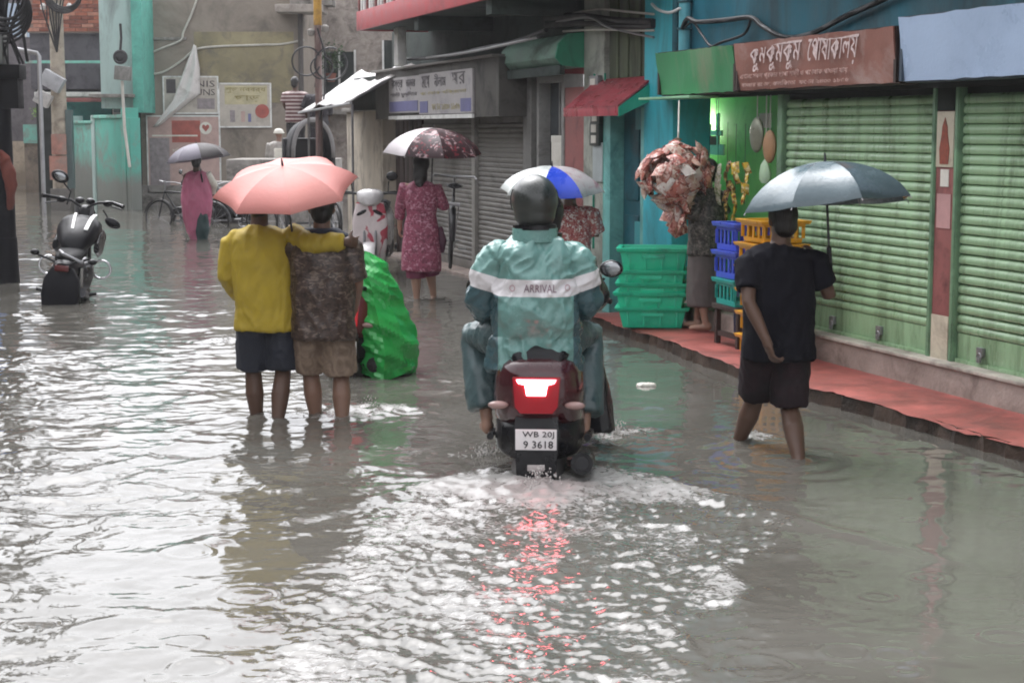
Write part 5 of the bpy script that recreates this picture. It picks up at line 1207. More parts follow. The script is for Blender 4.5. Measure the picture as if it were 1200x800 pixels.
# cycle rickshaw with black hood
rk = empty('cycle_rickshaw', at(368, 240, 30.5) * 1, R(20), 'cycle rickshaw with a black arched hood waiting beside the doorstep', 'rickshaw'); rk.location.z = -.2
HOOD = mat('black_hood_canvas', (.02, .019, .022), .6, var=.3); GREYRIM = mat('grey_hood_edge', (.22, .21, .21), .6)
mb = MB(); rings = []
for y in (.0, .25, .5, .72):
    rings.append([(.40 * math.cos(a) * (1 - .1 * y), y, 1.55 + .72 * math.sin(a) ** .8 * (1 - .15 * y)) for a in [R(k) for k in range(0, 181, 12)]])
mb.loft(rings, False, False); o = obj('hood', mb, HOOD, rk, smooth=60); md = o.modifiers.new('t', 'SOLIDIFY'); md.thickness = .02
mb = MB(); mb.loft([[(.40 * math.cos(a), .0 - .02, 1.55 + .72 * math.sin(a) ** .8) for a in [R(k) for k in range(0, 181, 12)]], [(.33 * math.cos(a), -.02, 1.55 + .63 * math.sin(a) ** .8) for a in [R(k) for k in range(0, 181, 12)]]], False, False); o2 = obj('hood_edge', mb, GREYRIM, o); md = o2.modifiers.new('t', 'SOLIDIFY'); md.thickness = .02
mb = MB(); mb.box(-.42, .42, .0, .6, .95, 1.1); mb.box(-.42, .42, .55, .7, 1.1, 1.9); obj('seat', mb, HOOD, rk, bevel=.04)
mb = MB(); mb.box(-.40, -.36, .0, .5, 1.1, 1.56); mb.box(.36, .40, 0, .5, 1.1, 1.56); mb.box(-.45, .45, -.1, .7, .85, .95); mb.tube([(0, 0, .6), (0, -1.2, .55), (0, -1.5, 1.0)], .025, 8); mb.tube([(-.3, -1.5, 1.05), (.3, -1.5, 1.05)], .015, 8); mb.tube([(-.5, .35, .38), (.5, .35, .38)], .02, 8); mb.tube([(-.4, .3, .9), (-.4, .35, .38)], .02, 6); mb.tube([(.4, .3, .9), (.4, .35, .38)], .02, 6); obj('frame', mb, CABLE, rk)
for c in ((-.5, .35, .38), (.5, .35, .38), (0, -1.5, .38)): wheel(rk, c, .34, .025, spokes=14)
mb = MB(); mb.lathe([(.0, .03), (.12, .02), (.17, 0)], 18); o = obj('saddle', mb, HOOD, rk); o.location = (0, -.85, .95)

# ================================================================== crates on the pavement
def crate(label, loc, rz, L, W, H, m, ribs=True, group=None, slots=False, nest=.86):
    c = empty('crate', loc, rz, label, 'crate', group); t = .012
    def side(z): return 1 - (1 - nest) * (1 - z / H)
    def quad(z, o=0): k = side(z); return [(-L / 2 * k - o, -W / 2 * k - o, z), (L / 2 * k + o, -W / 2 * k - o, z), (L / 2 * k + o, W / 2 * k + o, z), (-L / 2 * k - o, W / 2 * k + o, z)]
    mb = MB()
    if not slots:
        mb.loft([quad(.0), quad(H * .98), quad(H * .98, -t), quad(.02, -t)]);
    else:
        mb.loft([quad(0), quad(H * .22), quad(H * .22, -t), quad(.02, -t)]); mb.loft([quad(H * .72), quad(H), quad(H, -t), quad(H * .72, -t)])
        for fx in [-.5, -.3, -.1, .1, .3, .5]:
            for sy in (-1, 1): k = side(H * .45); mb.cbox((fx * L * k * .98, sy * (W / 2 * k - t / 2), H * .47), (.028, t, H * .52))
        for fy in [-.5, -.25, 0, .25, .5]:
            for sx in (-1, 1): k = side(H * .45); mb.cbox((sx * (L / 2 * k - t / 2), fy * W * k * .98, H * .47), (t, .028, H * .52))
    obj('body', mb, m, c, bevel=.004)
    mb = MB(); mb.loft([quad(H * .84, .024), quad(H, .032), quad(H, -t), quad(H * .84, -.002)]); obj('rim', mb, m, c, bevel=.005)
    if ribs:
        for fx in (-.36, -.12, .12, .36):
            mb = MB(); mb.cbox((fx * L, -(W / 2 * side(H * .5) + .004), H * .45), (.02, .012, H * .75)); obj('rib', mb, m, c, bevel=.003)
        mb = MB(); mb.cbox((0, -W / 2 * side(H * .6) - .008, H * .66), (.2, .02, .035)); obj('handle', mb, m, c, bevel=.003)
    return c
CR_G = mat('green_crate_plastic', '#29c49a', .35, var=.1, dirt='#16735b', dirt_amt=.3); CR_B = mat('blue_crate_plastic', '#3f55c8', .35, var=.1, dirt='#2c3c8c', dirt_amt=.3)
CR_T = mat('teal_crate_plastic', '#259e94', .35, var=.1, dirt='#1b6e68', dirt_amt=.3); CR_Y = mat('yellow_crate_plastic', '#d99c1e', .35, var=.12, dirt='#9a6c1a', dirt_amt=.3)
c0 = G(765, 386, .1); cY = c0.y + .24
for lab, py0, py1, dx, ar in (('lowest of the five green plastic crates stacked on the red pavement', 361, 387, 0, .02), ('second lowest green crate of the nested pavement stack', 343, 370, -.01, -.03),
                          ('middle green crate of the nested pavement stack', 332, 358, .0, .03), ('fourth green crate from the pavement, tilted in its nested stack', 317, 342, -.01, -.02), ('topmost deep green crate of the nested pavement stack', 291, 320, .012, .01)):
    z1 = at(765, py0, c0.y).z; z0 = at(765, py1, c0.y).z; z0 = max(.108, z0)
    crate(lab, (at(765 + dx * 100, 386, cY).x, cY, z0), R(-8) + ar, .60, .44, z1 - z0, CR_G, group='green crates stacked on the pavement')
yb = G(900, 427, .10)
YX, YY = at(904, 400, 13.0).x, 13.05
for k in range(6):
    crate(('lowest', 'second lowest', 'third from the ground', 'fourth from the ground', 'fifth from the ground', 'topmost')[k] + ' yellow crate of the tall stack beside the black clad man', (YX + rg.uniform(-.008, .008), YY, .108 + k * .178), FROT + PI / 2 + rg.uniform(-.03, .03), .36, .42, .172, CR_Y, slots=True, ribs=False, group='yellow crates stacked by the shop')
tb_ = FW(*(lambda q: (q[0], .32, .1))(fac(869, 384, .32)))
stl = empty('stool', tb_ , FROT, 'low dark wooden stool carrying the blue and teal crates', 'stool')
mb = MB(); mb.box(-.24, .24, -.16, .16, .30, .34); obj('seat', mb, BROWN, stl, bevel=.01)
for x in (-.2, .2):
    for y in (-.12, .12): mb = MB(); mb.box(x - .02, x + .02, y - .02, y + .02, 0.008, .30); obj('leg', mb, BROWN, stl)
mb = MB(); mb.box(-.2, .2, -.13, -.1, .08, .12); mb.box(-.2, .2, .1, .13, .08, .12); obj('stretcher', mb, BROWN, stl)
for lab, m_, z in (('teal crate under the two blue crates on the dark stool', CR_T, .343), ('lower blue crate on top of the teal crate', CR_B, .345 + .215), ('upper blue crate at the top of the crate pile on the stool', CR_B, .347 + .44)):
    crate(lab, (tb_.x, tb_.y, tb_.z + z), FROT + rg.uniform(-.05, .05), .40, .30, .212 if m_ is CR_T else .222, m_, slots=True, ribs=False, nest=.96, group='blue and teal crates on the stool')
dk = empty('barrel', FW(fac(868, 396, .12)[0], .02, .1), 0, 'dark blue plastic barrel beside the stool under the crates', 'barrel'); mb = MB(); mb.lathe([(.12, 0.008), (.15, .02), (.155, .2), (.15, .4), (.13, .44)], 20); obj('body', mb, mat('navy_plastic', '#18264a', .4), dk, smooth=40); mb = MB(); mb.lathe([(.135, .43), (.14, .46), (.02, .47)], 20); obj('lid', mb, mat('navy_lid', '#1b2b55', .4), dk)

# ================================================================== things hung in the snack shop
ppm = [print_mat('packet_' + n, c, 14, .25, kind='noise', th=.56, mixw=.05) for n, c in (('pink', ['#c08a7c', '#e2cabf', '#8a4a44']), ('cream', ['#c4a696', '#a05c50', '#d8cabd']), ('red', ['#b06a5e', '#d9bcae', '#7a3d38']), ('white', ['#cdc4bc', '#a8766a', '#dcd6cf']))]
def packet_mesh(w, h, d):
    mb = MB(); vs, fs = [], []; n, m_ = 5, 5
    for sgn in (1, -1):
        for i in range(n):
            for j in range(m_):
                u, v = i / (n - 1) * 2 - 1, j / (m_ - 1) * 2 - 1
                vs.append((u * w / 2 * (1 - .08 * (1 - v * v)), sgn * d / 2 * (1 - u * u) ** .6 * (1 - v * v) ** .6, v * h / 2))
    for s_ in (0, 1):
        o = s_ * n * m_
        for i in range(n - 1):
            for j in range(m_ - 1):
                a = o + i * m_ + j; f = (a, a + m_, a + m_ + 1, a + 1); fs.append(f if s_ == 0 else f[::-1])
    mb.add(vs, fs); return mb.mesh('snack_packet', 0, 60, weld=True)
bn = empty('packet_bundle', at(792, 204, 14.6), 0, 'big round bundle of pink snack packets hanging over the shopkeeper', 'packet bundle')
pms = []
for m_ in ppm: me = packet_mesh(.112, .16, .06); me.materials.append(m_); pms.append(me)
for k in range(138):
    if k < 124:
        u = rg.uniform(-1, 1); a = rg.uniform(0, 2 * PI); q = math.sqrt(1 - u * u); d = Vector((q * math.cos(a) * 1.0, q * math.sin(a) * .8, u * .9)); p_ = d * .25 * rg.uniform(.78, 1.25); p_.z += rg.gauss(0, .02)
    else:
        d = Vector((rg.gauss(0, 1), rg.gauss(0, 1), -.2)).normalized(); p_ = Vector((rg.gauss(.0, .055) - .01, rg.gauss(0, .05), rg.uniform(-.46, -.24)))
    o = bpy.data.objects.new('snack_packet', rg.choice(pms)); o.location = p_; o.rotation_mode = 'QUATERNION'
    o.rotation_quaternion = d.to_track_quat('Y', 'Z') @ Vector((0, 0, 1)).rotation_difference(Vector((rg.uniform(-.9, .9), rg.uniform(-.8, .8), 1)).normalized()); link(o, bn)
mb = MB(); mb.tube([(0, 0, -.45), (0, 0, .1), (.02, .02, .35), (.05, .3, .62)], .008, 6); obj('string', mb, PALECABLE, bn)
# strips of packets
YPK = [print_mat('strip_' + n, c, 16, .25, kind='noise', th=.55, mixw=.05) for n, c in (('yellow', ['#c9a83c', '#f0e3b0', '#7a4a22']), ('cream', ['#d8d2b8', '#8d9a6a', '#f1eee4']), ('brown', ['#8a6a4a', '#d9b96a', '#3a2a1c']))]
for k, (px, py0, py1, mi, lab) in enumerate(((832, 190, 236, 1, 'cream packet strip hanging nearest the shopkeeper'), (842, 192, 250, 1, 'pale green packet strip beside the cream one'), (853, 188, 268, 2, 'long brown and gold packet strip'), (863, 190, 262, 0, 'bright yellow packet strip'), (874, 190, 240, 0, 'short yellow packet strip beside the yellow crates'))):
    t_ = .12; s_, z1 = fac(px, py0 - 45, t_); _, zt = fac(px, py0, t_); _, z0 = fac(px, py1, t_)
    r_ = row_thing('packet_strip', lab, 'packet strip', s_, t_, zt, 'packet strips hung in the shop opening')
    me = packet_mesh(.085, .10, .035); me.materials.append(YPK[mi]); n = max(3, int((zt - z0) / .085))
    for i in range(n):
        o = bpy.data.objects.new('snack_packet', me); o.location = (rg.uniform(-.012, .012), rg.uniform(-.02, .02), -.05 - i * .085); o.rotation_euler = (rg.uniform(-.4, .4), rg.uniform(-.25, .25), rg.uniform(-.6, .6)); link(o, r_)
    mb = MB(); mb.tube([(0, 0, z1 - zt), (0, 0, z0 - zt)], .0025, 5); obj('string', mb, CABLE, r_)
# notices on the back wall of the shop
for k, (x0, y0, x1, y1, t_, lab) in enumerate(((803, 134, 826, 160, -.6, 'bright square lamp panel lighting the left of the shop opening'), (829, 169, 849, 182, -.6, 'wide low white card below the white cross shaped rack'), (891, 133, 904, 150, -.5, 'small white card hung near the shutter edge'))):
    s0, z1 = fac(x0, y0, t_); s1, z0 = fac(x1, y1, t_); r_ = row_thing('shop_lamp' if k == 0 else 'notice', lab, 'lamp' if k == 0 else 'notice', (s0 + s1) / 2, t_, z0, None if k == 0 else 'white notices hung in the shop')
    w = abs(s1 - s0); mb = MB(); mb.box(-w / 2, w / 2, 0, .012, 0, z1 - z0); obj('lamp_panel' if k == 0 else 'sheet', mb, mat('lit_white_panel', (.8, .8, .76), .5, bump=0, emit=(1, .97, .88), estr=7.0) if k == 0 else PAPER_W, r_); mb = MB(); mb.tube([(0, 0, z1 - z0), (0, 0, 2.42 - z0)], .004, 5); obj('string', mb, PALECABLE, r_)
t_ = -.6; r_ = row_thing('wire_rack', 'white cross shaped rack frame hanging in the green shop', 'rack', fac(839, 160, t_)[0], t_, fac(839, 170, t_)[1])
mb = MB(); mb.box(-.16, .16, 0, .02, .09, .14); mb.box(-.09, -.055, 0, .02, 0, .30); mb.box(.10, .13, 0, .02, .0, .2); obj('bar', mb, PAPER_W, r_); mb = MB(); mb.box(-.05, .1, .002, .018, .0, .088); obj('card', mb, MAROON, r_); mb = MB(); mb.tube([(-.07, .01, .3), (-.07, .01, 2.42 - r_.location.z)], .004, 5); obj('string', mb, PALECABLE, r_)
for px, py, rr, m_, lab in ((887, 158, .11, mat('dull_silver_bowl', '#8d8f7e', .35, metal=.3), 'round dull silver bowl hung on the shop beam'), (902, 172, .10, mat('tan_bag', '#a9825f', .6), 'tan paper bag hanging under the silver bowl'), (897, 200, .08, mat('pale_mint_bag', '#a9c4a3', .5), 'pale mint plastic bag hanging lowest by the shutter edge')):
    t_ = .0; s_, z_ = fac(px, py, t_); r_ = row_thing('hanging_goods', lab, 'hanging goods', s_, t_, z_, 'goods hanging beside the shutter edge')
    mb = MB()
    if 'bowl' in lab: mb.ell((0, 0, 0), (rr, .04, rr * 1.35), 20, 12)
    else: mb.loft([ering((.01 * math.sin(i), .006 * math.cos(i * 2), z), w, w * .5, n=12) for i, (z, w) in enumerate(((-rr * 1.3, rr * .5), (-rr * .9, rr), (-rr * .2, rr * 1.02), (rr * .6, rr * .7), (rr * 1.2, rr * .25)))])
    obj('body', mb, m_, r_, smooth=40); mb = MB(); mb.tube([(0, 0, rr), (0, 0, 2.16 - z_)], .005, 5); obj('string', mb, PALECABLE, r_)
# litter in the water
for px, py, w, lab in ((757, 452, .14, 'small white plastic scrap floating behind the scooter'), (866, 428, .07, 'crumpled white scrap at the foot of the yellow crates'), (930, 470, .1, 'whitish scrap floating along the kerb behind the black clad man')):
    q = G(px, py, .002); r_ = empty('litter', q, rg.uniform(-.3, .3), lab, 'litter'); mb = MB(); mb.loft([ering((0, 0, z), w * k, w * k * .35, n=9) for z, k in ((-.01, .5), (.004, .55), (.012, .4), (.018, .1))]); organic('scrap', mb, PAPER_W, .008, r_, 1, [(.012, (40, 40, 40), 4, True)])
# ================================================================== the people
GREENCAPE = mat('green_rain_cape', '#2c9040', .3, var=.25, scale=4, bump=.3, bscale=20, rain=True)
def band_mat(name, base, band, z0, z1, k, x0):
    m = mat(name, base, .26, var=.16, scale=5, bump=1.0, bscale=11); nt = m.node_tree; N, L = nt.nodes, nt.links; b = N['Principled BSDF']
    src = b.inputs['Base Color'].links[0].from_socket; tc = [n for n in N if n.type == 'TEX_COORD'][0]
    def mth(op, a, c=None):
        n = N.new('ShaderNodeMath'); n.operation = op
        for i, v in enumerate((a, c)):
            if v is None: continue
            if isinstance(v, (int, float)): n.inputs[i].default_value = v
            else: L.new(v, n.inputs[i])
        return n.outputs[0]
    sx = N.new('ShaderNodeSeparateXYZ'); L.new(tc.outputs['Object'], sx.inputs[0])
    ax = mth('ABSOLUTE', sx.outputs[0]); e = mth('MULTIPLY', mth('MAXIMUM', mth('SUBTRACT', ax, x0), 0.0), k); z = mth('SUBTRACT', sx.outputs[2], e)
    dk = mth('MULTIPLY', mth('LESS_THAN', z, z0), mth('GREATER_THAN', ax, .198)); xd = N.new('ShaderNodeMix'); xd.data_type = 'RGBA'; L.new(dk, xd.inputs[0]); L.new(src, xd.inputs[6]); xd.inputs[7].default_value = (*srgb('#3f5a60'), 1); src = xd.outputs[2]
    f = mth('MULTIPLY', mth('GREATER_THAN', z, z0), mth('LESS_THAN', z, z1))
    x = N.new('ShaderNodeMix'); x.data_type = 'RGBA'; L.new(f, x.inputs[0]); L.new(src, x.inputs[6]); x.inputs[7].default_value = (.72, .69, .70, 1); L.new(x.outputs[2], b.inputs['Base Color'])
    return m
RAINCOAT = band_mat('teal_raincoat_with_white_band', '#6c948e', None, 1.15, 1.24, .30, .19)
RAINPANT = mat('grey_teal_rain_trousers', '#46595b', .4, var=.2, rain=True, bump=.2)
BLACKCOAT = mat('black_raincoat', (.016, .017, .02), .3, var=.3, rain=True, bump=.2)
HELM = mat('dark_grey_helmet', (.03, .034, .031), .32, var=.2, coat=.3, bump=0, dirt='#5d635c', dirt_amt=.25)

# ---- pillion rider in the teal raincoat
PX = at(626, 330, 9.25).x
J = pose(pelvis=(0, .02, .93), waist=(0, 0, 1.05), chest=(0, .01, 1.24), neck=(0, .02, 1.44), head=(.0, .03, 1.61), shL=(-.19, .01, 1.385), shR=(.19, .01, 1.385),
         elL=(-.265, .06, 1.12), elR=(.268, .06, 1.12), wrL=(-.24, .36, 1.03), wrR=(.25, .36, 1.03), hipL=(-.10, .05, .90), hipR=(.10, .05, .90), knL=(-.30, .42, .88), knR=(.31, .42, .88), anL=(-.25, .26, .43), anR=(.285, .22, .40), nod=.02)
pil = person('person in a teal raincoat with white band and dark helmet riding pillion on the scooter', (PX, 9.02, -.165), R(2), J, SKIN_L, voxel=.009)
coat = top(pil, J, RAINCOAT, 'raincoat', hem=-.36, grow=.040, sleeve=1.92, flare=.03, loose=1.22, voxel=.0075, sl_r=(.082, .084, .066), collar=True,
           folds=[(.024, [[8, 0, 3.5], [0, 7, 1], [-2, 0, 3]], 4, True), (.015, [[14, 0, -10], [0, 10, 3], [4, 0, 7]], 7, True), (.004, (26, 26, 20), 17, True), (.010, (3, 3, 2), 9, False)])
legs(pil, J, RAINPANT, 'trousers', 1.86, .032, .25, .02, .010)
helmet(pil, J, HELM, big=1.03)
from mathutils.bvhtree import BVHTree
bvh = BVHTree.FromObject(coat, bpy.context.evaluated_depsgraph_get())
def wrap_text(text, m , cx, cz, w, h, parent, slope=0):
    o = lettering('lettering', text, .1, m, parent, (0, 0, 0), width=w, height=h, depth=.001, rot=(0, 0, 0)); me = o.data
    for v in me.vertices:
        x, z = v.co.x + cx, v.co.y + cz + slope * v.co.x; hit = bvh.ray_cast(Vector((x, -1.5, z)), Vector((0, 1, 0)))[0]
        y = hit.y if hit else -.2; v.co = (x, y - .004 + v.co.z * .5, z)
    me.update(); return o
wrap_text('ARRIVAL', mat('grey_rose_print', '#8d7480', .5), .02, 1.195, .17, .042, coat); wrap_text('O', mat('pale_rose_print', '#b58f96', .5), -.125, 1.195, .03, .035, coat); wrap_text('O', mat('pale_rose_print_b', '#b58f96', .5), .165, 1.195, .03, .035, coat)
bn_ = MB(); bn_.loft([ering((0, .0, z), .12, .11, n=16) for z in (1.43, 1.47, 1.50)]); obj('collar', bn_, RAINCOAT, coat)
# ---- driver in black, mostly hidden
J = pose(pelvis=(0, .02, .92), waist=(.01, .02, 1.05), chest=(.02, .06, 1.22), neck=(.03, .10, 1.40), head=(.04, .13, 1.55), shL=(-.17, .08, 1.36), shR=(.235, .08, 1.33), elL=(-.32, .24, 1.12), elR=(.36, .22, 1.07), wrL=(-.34, .42, 1.05), wrR=(.36, .42, 1.03),
         hipL=(-.1, .05, .9), hipR=(.1, .05, .9), knL=(-.22, .42, .82), knR=(.30, .42, .82), anL=(-.15, .40, .42), anR=(.34, .25, .36), curl=.7)
drv = person('person in a black raincoat and helmet driving the scooter, hidden behind the pillion rider', (PX + .02, 9.72, -.20), R(2), J, SKIN_M, voxel=.012)
top(drv, J, BLACKCOAT, 'raincoat', -.2, .05, 1.9, .03, 1.2, sl_r=(.085, .08, .06), collar=True); legs(drv, J, BLACKCOAT, 'trousers', 1.9, .03, .2); helmet(drv, J, BLACK)
mb = MB(); mb.loft([ering((.33 + dx, .16 + dy, z), w, .09, n=12) for z, w, dx, dy in ((.80, .07, -.03, .0), (.62, .085, .0, 0), (.42, .085, .04, 0), (.30, .08, .06, 0))]); organic('coat_tail', mb, BLACKCOAT, .012, drv, 2, [(.012, (8, 8, 4), 3, True)])

# ---- man in black with the grey umbrella
BLTEE = mat('black_tee', (.008, .008, .012), .9, var=.25, spec=.15); BLSHORT = print_mat('black_maroon_shorts', ['#160c12', '#241017'], 6, .85, kind='noise')
BX, BY = at(913, 400, 9.75).x, 9.78
J = pose(pelvis=(0, 0, .90), chest=(-.01, .0, 1.22), neck=(0, .0, 1.40), head=(.015, .015, 1.535), shL=(-.195, -.01, 1.345), shR=(.19, .0, 1.345), elL=(-.215, -.15, 1.08), wrL=(-.13, -.24, .87), hdL=(.30, -.10, -.95), elR=(.30, .0, 1.09), wrR=(.25, .13, 1.25), hdR=(-.15, .05, 1.0),
         hipL=(-.085, 0, .87), hipR=(.085, 0, .87), knL=(-.075, .20, .50), anL=(-.16, .36, .12), knR=(.075, .02, .46), anR=(.065, -.30, .13), footR=(0, 1, -.35), curl=.45, yaw=.1)
blk_ = person('man in black t-shirt and dark shorts wading away under a grey umbrella', (BX, BY, -.20), R(6), J, SKIN_D, voxel=.008, scale=1.0)
hair(blk_, J); top(blk_, J, BLTEE, 'shirt', -.32, .028, .72, .012, 1.15, voxel=.009, sl_r=(.066, .068, .06), folds=None); legs(blk_, J, BLSHORT, 'shorts', .98, .026, .15, .006, .009)
GU = [mat('grey_umbrella_cloth_' + str(i), c, .3, var=.12, scale=4, rain=True) for i, c in enumerate(('#66747a', '#5f6e74', '#4a595d', '#6a777c'))]
umbrella('slate grey umbrella held over the man in black', at(967, 189, 9.85), R(150), R(4), .50, .235, GU, shaft_len=.52, spin=R(12), dents=.03, seed=4)

# ---- two men under the salmon umbrella
YEL = mat('mustard_shirt', '#ab932c', .7, var=.14, scale=5); NAVY = mat('navy_shorts', (.017, .020, .032), .7, var=.25)
YX2 = at(308, 400, 11.0).x
J = pose(pelvis=(.03, 0, .93), waist=(.02, 0, 1.06), chest=(0, .0, 1.26), neck=(-.01, .0, 1.455), head=(-.01, .03, 1.61), shL=(-.185, 0, 1.405), shR=(.185, 0, 1.415), elL=(-.225, .02, 1.13), wrL=(-.17, .20, .98), elR=(.34, -.17, 1.35), wrR=(.56, -.17, 1.365), hdR=(.7, .7, -.1),
         hipL=(-.06, 0, .90), hipR=(.11, 0, .90), knL=(-.075, .06, .50), anL=(-.05, .06, .10), knR=(.125, .02, .50), anR=(.10, -.16, .12), nod=-.1, curl=.5)
yel = person('man in mustard long sleeved shirt and navy shorts with one arm over his friend', (YX2, 11.0, -.22), 0, J, SKIN_D, voxel=.010)
hair(yel, J); top(yel, J, YEL, 'shirt', -.28, .026, 1.95, .012, 1.15, voxel=.010, sl_r=(.064, .062, .056), collar=True, folds=None); legs(yel, J, NAVY, 'shorts', .93, .024, .15, .004, .010)
BRP = print_mat('brown_printed_shirt', ['#46362f', '#75655a', '#2a1f1b'], 17, .4, kind='noise', th=.57, mixw=.06, stretch=(1, 1, 1.8)); KHAKI = print_mat('khaki_wet_shorts', ['#94806f', '#6d5a4c'], 12, .7, kind='noise', mixw=.15)
BX2 = at(379, 400, 10.95).x
J = pose(pelvis=(0, 0, .91), waist=(0, 0, 1.04), chest=(0, 0, 1.23), neck=(0, 0, 1.42), head=(0, .03, 1.57), shL=(-.175, 0, 1.37), shR=(.175, 0, 1.375), elL=(-.21, .10, 1.13), wrL=(-.22, .16, 1.33), hdL=(-.1, .1, 1), elR=(.225, -.02, 1.10), wrR=(.20, .12, .92), knL=(-.09, .10, .50), anL=(-.05, .08, .11), knR=(.11, .04, .48), anR=(.12, -.12, .11), nod=-.05, curl=.5)
brn = person('man in brown patterned shirt and khaki shorts sharing the salmon umbrella', (BX2, 10.95, -.22), R(4), J, SKIN_M, voxel=.010)
hair(brn, J); top(brn, J, BRP, 'shirt', -.34, .026, .95, .012, 1.2, voxel=.010, sl_r=(.066, .066, .06)); legs(brn, J, KHAKI, 'shorts', .95, .024, .15, .004, .010)
mb = MB(); mb.loft([ering((0, .0, z), w, .11, n=18) for z, w in ((1.44, .10), (1.40, .17), (1.34, .19), (1.31, .17))]); organic('towel', mb, mat('slate_towel', '#2b2e3a', .8, var=.25), .012, brn, 2, [(.008, (9, 9, 9), 2, True)])
bt = empty('water_bottle', Vector((BX2 - .24, 10.98, .74)), 0, 'small green bottle held between the two men', 'bottle'); mb = MB(); mb.lathe([(.03, 0), (.036, .02), (.036, .13), (.015, .17), (.015, .19)], 14); obj('body', mb, mat('green_bottle', '#2fae6a', .2), bt, smooth=50); mb = MB(); mb.lathe([(.018, .19), (.018, .215), (.003, .22)], 12); obj('cap', mb, WHITEP, bt)
SAL = [mat('salmon_umbrella_' + str(i), c, .55, var=.07, scale=3) for i, c in enumerate(('#cc857e', '#ca827b', '#cd877f', '#c9817a'))]
umbrella('salmon pink umbrella shared by the two wading men', at(331, 194, 10.74), R(-103), R(20), .46, .155, SAL, shaft_len=.64, spin=R(10), dents=.015, seed=2)

# ---- woman in the pink patterned kurta
PINK = print_mat('pink_printed_kurta', ['#8a4258', '#b88494', '#682a3e'], 22, .7, kind='noise', th=.57, mixw=.05); PINKD = mat('maroon_pink_trousers', '#7d3350', .7)
J = pose(shL=(-.175, 0, 1.37), shR=(.175, 0, 1.36), elL=(-.235, .04, 1.12), wrL=(-.26, .12, .90), elR=(.24, .05, 1.12), wrR=(.10, .24, 1.22), hdR=(0, .2, 1), knL=(-.07, .03, .48), anL=(-.06, .02, .09), knR=(.06, .14, .50), anR=(.10, .20, .12), curl=.5, yaw=.1)
pw_ = person('woman in pink printed kurta wading past the grey shutters', (at(494, 300, 18.6).x, 18.6, -.10), R(-6), J, SKIN_L, voxel=.013, scale=1.0)
hair(pw_, J, long=.02, big=1.1)
mb = MB(); torso(mb, J, [(-.95, .215, .17), (-.6, .21, .16), (-.25, .195, .15), (0, .185, .14), (.3, .15, .125), (.65, .185, .14), (.86, .178, .115), (.95, .12, .085), (.985, .075, .07)])
for S, sg in (('L', -1), ('R', 1)): sh, el, wr = J['sh' + S], J['el' + S], J['wr' + S]; mb.tube([sh + Vector((-sg * .09, 0, -.055)), sh + Vector((0, 0, -.035)), el, el.lerp(wr, .6)], [.052, .062, .055, .05], 12)
organic('kurta', mb, PINK, .013, pw_, 2, [(.012, (6, 6, 2), 3, True)]); legs(pw_, J, PINKD, 'trousers', 1.35, .035, .1, .02)
mb = MB(); mb.tube([(.20, .02, .9), (.23, .0, .75), (.22, 0, .62)], [.03, .05, .03], 10); organic('scarf_end', mb, mat('dark_scarf', '#4a2738', .8), .012, pw_, 1)
PU = print_mat('floral_umbrella_dark', ['#3a2227', '#b59a9c', '#8a2f3c'], 12, .5, kind='noise', th=.61, mixw=.03); PUW = mat('white_umbrella_cloth', '#c9c2c4', .5, var=.1)
umbrella('white and dark red floral umbrella of the woman in pink', at(508, 150, 18.55), R(-60), R(5), .545, .27, [PU, PUW, PU, PU, PU, PU, PU, PU], shaft_len=.62, spin=R(150), seed=6)

# ---- person with blue and white umbrella behind the rider
RDP_ = print_mat('red_white_print_shirt', ['#b06a66', '#e0d6d2', '#8d2f38'], 26, .7, kind='noise', th=.55, mixw=.04)
J = pose(elR=(.26, .05, 1.1), wrR=(.12, .22, 1.24), hdR=(0, 0, 1), anL=(-.1, .15, .1), knL=(-.09, .12, .5))
bw = person('person in red white print shirt walking ahead of the scooter', (at(668, 300, 16.2).x, 16.2, -.22), R(3), J, SKIN_M, voxel=.013, scale=.97)
hair(bw, J); top(bw, J, RDP_, 'shirt', -.3, .03, .9, .01, 1.1); legs(bw, J, mat('dark_grey_trousers', '#33343a', .8), 'trousers', 1.7)
WU = mat('white_nylon', '#c6cbc8', .4, var=.1, rain=True); BU = mat('blue_nylon', '#2f4fd0', .4, var=.1, rain=True); PKU = print_mat('white_nylon_pink_marks', ['#cfc6c8', '#b98d96'], 7, .5, kind='noise', th=.6)
umbrella('white umbrella with one bright blue panel seen behind the rider', at(647, 195, 16.1), R(-90), R(8), .50, .22, [WU, WU, BU, PKU, PKU, WU, WU, WU], shaft_len=.6, spin=R(168), seed=3)

# ---- shopkeeper under the packets
CHK = print_mat('grey_check_shirt', ['#4c4a46', '#7c766e', '#2b2a28'], 18, .8, kind='noise', th=.55); LUN = mat('grey_lungi', '#5d5654', .8, var=.25)
kx = G(806, 390, .1)
J = pose(elL=(-.22, .10, 1.12), wrL=(-.10, .28, 1.20), elR=(.25, -.06, 1.12), wrR=(.20, .16, 1.02), anL=(-.12, -.06, .085), anR=(.08, .12, .085), knL=(-.11, .02, .48), knR=(.09, .09, .48), footL=(-.5, 1, 0), footR=(.2, 1, 0), yaw=.3)
kx = kx + Vector((.13, 0, 0))
kp = person('barefoot man in grey check shirt standing on the red pavement under the snack bundle', (kx.x + .03, kx.y + .12, .108), R(60), J, SKIN_L, voxel=.012, scale=.885)
hair(kp, J); top(kp, J, CHK, 'shirt', -.3, .03, .95, .01, 1.15)
mb = MB(); torso(mb, J, [(-1.3, .19, .17), (-.8, .185, .165), (-.3, .185, .15), (0, .185, .14), (.25, .165, .13)]); organic('lungi', mb, LUN, .012, kp, 2, [(.014, (6, 6, 1.2), 3, True)])

